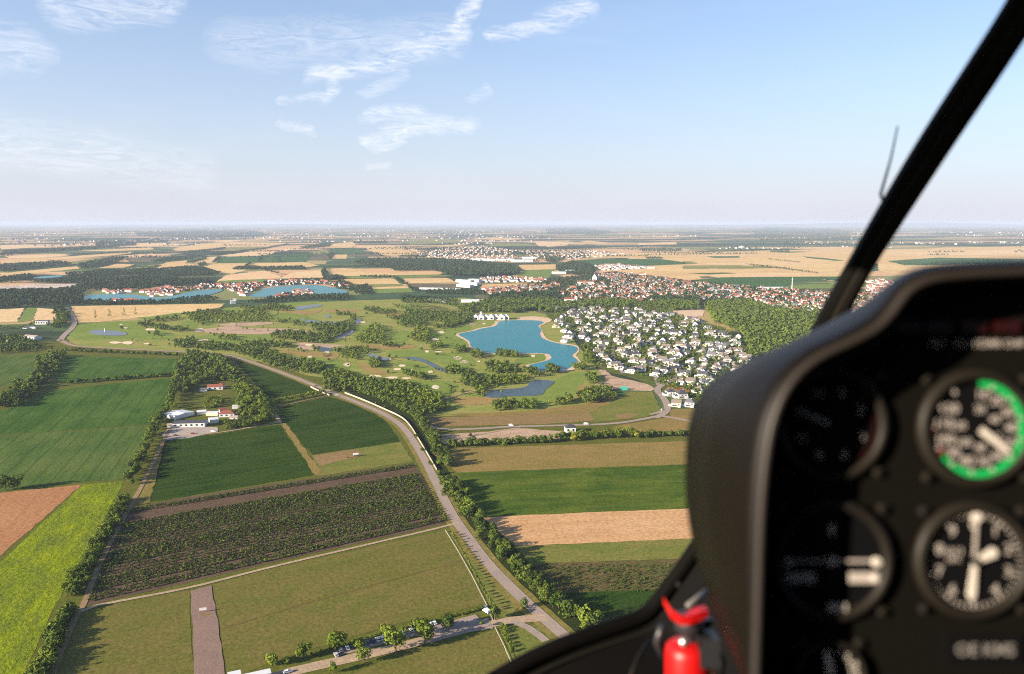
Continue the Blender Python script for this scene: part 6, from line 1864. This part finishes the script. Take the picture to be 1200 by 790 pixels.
    # lower window frame
    low = spline([(520, 838), (570, 803), (618, 775), (663, 755), (712, 738), (756, 724), (772, 706), (800, 668), (824, 632), (850, 590)], 48)
    pts = [P(x, y, .86 + .12 * i / 47) for i, (x, y) in enumerate(low)]
    mb = MB(); mb.tube(pts, .0105, 10); link('lower_frame', mb.mesh('lower_frame', framem, smooth=True), root)
    inn = [p + Vector((.010, -.009, .012)) for p in pts]
    mb = MB(); mb.tube(inn, .0018, 6); link('frame_seal', mb.mesh('frame_seal', bezm, smooth=True), root)
    # nose shell under the frame
    top = pts
    bot = [P(x + 70 + 60 * i / 47, y + 120, .80) for i, (x, y) in enumerate(low)]
    loft([top, [a.lerp(b, .5) + Vector((0, -.02, 0)) for a, b in zip(top, bot)], bot], framem, 'nose_shell')
    sh = loft([[p + Vector((0, 0, -.004)) for p in pts[26:]], [P(x + 90, y + 190, .95) for x, y in low[26:]]], frame2, 'nose_side_panel')
    mb = MB(); mb.tube([P(806, 710, .80), P(834, 688, .84)], .0028, 8); link('control_rod', mb.mesh('control_rod', metal, smooth=True), root)
    mb = MB(); mb.tube([P(736, 800, .78), P(748, 770, .8), P(762, 748, .84)], .0016, 6); link('cable', mb.mesh('cable', bezm, smooth=True), root)
    for (x, y) in [(795, 685), (825, 668), (776, 732)]:
        mb = MB(); mb.lathe([(.003, 0), (.003, .003), (.0005, .004)], 8, c=tuple(P(x, y, .84))); link('rivet', mb.mesh('rivet', bezm), root)
    # thin wire aerial outside
    mb = MB(); mb.tube([P(1052, 148, .97), P(1044, 186, .965), P(1036, 214, .96), P(1032, 228, .955), P(1036, 238, .95), P(1046, 244, .94)], [.001, .0014, .0018, .002, .002, .002], 8); link('wire_aerial', mb.mesh('wire_aerial', metal, smooth=True), root)
    # unseen cabin shell around and behind us, sized to keep skylight off the panel, open windows at the sides and in front
    mb = MB()
    mb.box(-.62, 1.35, 1.30, 1.33, -.79, .75); link('cabin_roof', mb.mesh('cabin_roof', framem), root)
    mb = MB(); mb.box(-.62, 1.35, -.05, 1.30, .75, .78); link('rear_bulkhead', mb.mesh('rear_bulkhead', framem), root)
    mb = MB(); mb.box(-.62, 1.35, -.05, -.02, -1.1, .75); link('cabin_floor', mb.mesh('cabin_floor', framem), root)
    for sx in (-.65, 1.35):
        mb = MB(); mb.box(sx, sx + .03, -.05, .74, -.95, .75); link('door_panel', mb.mesh('door_panel', framem), root)
    return root


HELI = helicopter()


def fire_extinguisher():
    red = mat('extinguisher_red', (.36, .004, .004), .4, .3)
    valve = mat('valve_black', (.02, .02, .022), .4, .4)
    steel = mat('valve_steel', (.5, .48, .45), .35, .5, .8)
    root = empty('fire_extinguisher', (0, 0, 0))
    org = P(808, 860, .74)
    root.matrix_world = HELI.matrix_world @ Matrix.Translation(org)
    tag(root, 'red fire extinguisher with red lever beside the instrument console', 'extinguisher')

    def Q(px, py, d=.74): return P(px, py, d) - org
    r = .0225
    top = Q(808, 752)
    mb = MB(); mb.lathe([(.001, -.06), (r, -.055), (r, top.y - .010), (r * .94, top.y - .004), (r * .72, top.y), (r * .36, top.y + .002)], 28, 'y'); link('bottle', mb.mesh('bottle', red, smooth=True), root)
    mb = MB(); mb.lathe([(r * .4, 0), (r * .4, .008), (r * .62, .010), (r * .62, .024), (.001, .026)], 16, 'y', (0, top.y + .001, 0)); v = link('valve', mb.mesh('valve', valve, smooth=True), root)
    mb = MB(); mb.box(-.013, .020, top.y + .014, top.y + .022, -.006, .006); link('nozzle', mb.mesh('nozzle', valve), root)
    mb = MB(); mb.lathe([(r * 1.04, 0), (r * 1.04, .006), (r * .98, .006), (r * .98, 0), (r * 1.04, 0)], 28, 'y', (0, top.y - .040, 0)); link('strap', mb.mesh('strap', valve), root)
    mb = MB(); mb.box(r * .2, r * 1.02, top.y - .016, top.y + .010, -.004, r * .98); link('clamp', mb.mesh('clamp', valve), root)  # added black block standing in for the shade on the bottle's shoulder
    path = [Q(779, 706, .73), Q(785, 717, .728), Q(797, 725, .726), Q(808, 724, .726), Q(820, 719, .728), Q(828, 716, .73)]
    mb = MB()
    vv = []
    for i, p in enumerate(path):
        w = .0042 if 0 < i < 5 else .003
        vv += [p + Vector((0, w, .006)), p + Vector((0, -w, .006)), p + Vector((0, -w, -.006)), p + Vector((0, w, -.006))]
    mb.add(vv, [(4 * i + k, 4 * i + (k + 1) % 4, 4 * i + 4 + (k + 1) % 4, 4 * i + 4 + k) for i in range(5) for k in range(4)] + [(0, 1, 2, 3), (23, 22, 21, 20)])
    link('lever', mb.mesh('lever', red), root)
    mb = MB(); mb.tube([Q(800, 728), Q(808, 742)], .0018, 8); link('lever_link', mb.mesh('lever_link', steel, smooth=True), root)
    mb = MB(); mb.lathe([(.0042, 0), (.0042, .004), (.0005, .005)], 12, 'z', tuple(Q(801, 752, .715))); link('pressure_gauge', mb.mesh('pressure_gauge', steel, smooth=True), root)
    mb = MB(); mb.tube([Q(776, 734, .76), Q(770, 752, .765), Q(778, 770, .765)], .004, 8); link('bracket', mb.mesh('bracket', valve, smooth=True), root)


fire_extinguisher()


# ------------------------------------------------------------------ the hazy air
def haze():
    m = bpy.data.materials.new('haze_air')
    m.use_nodes = True
    N, L = m.node_tree.nodes, m.node_tree.links
    N.clear()
    out = N.new('ShaderNodeOutputMaterial')
    v = N.new('ShaderNodeVolumePrincipled')
    v.inputs['Color'].default_value = HAZE_COL
    v.inputs['Density'].default_value = HAZE_D
    v.inputs['Anisotropy'].default_value = 0.0
    L.new(v.outputs[0], out.inputs['Volume'])
    mb = MB(); mb.box(-205000, 205000, -205000, 205000, -1.2, CAM_H + 18)
    tag(link('haze', mb.mesh('haze', m)), 'pale summer haze over the plain', kind='stuff')


HAZE_D = 3.6e-5
HAZE_COL = (0.49, 0.585, 0.765, 1)
haze()
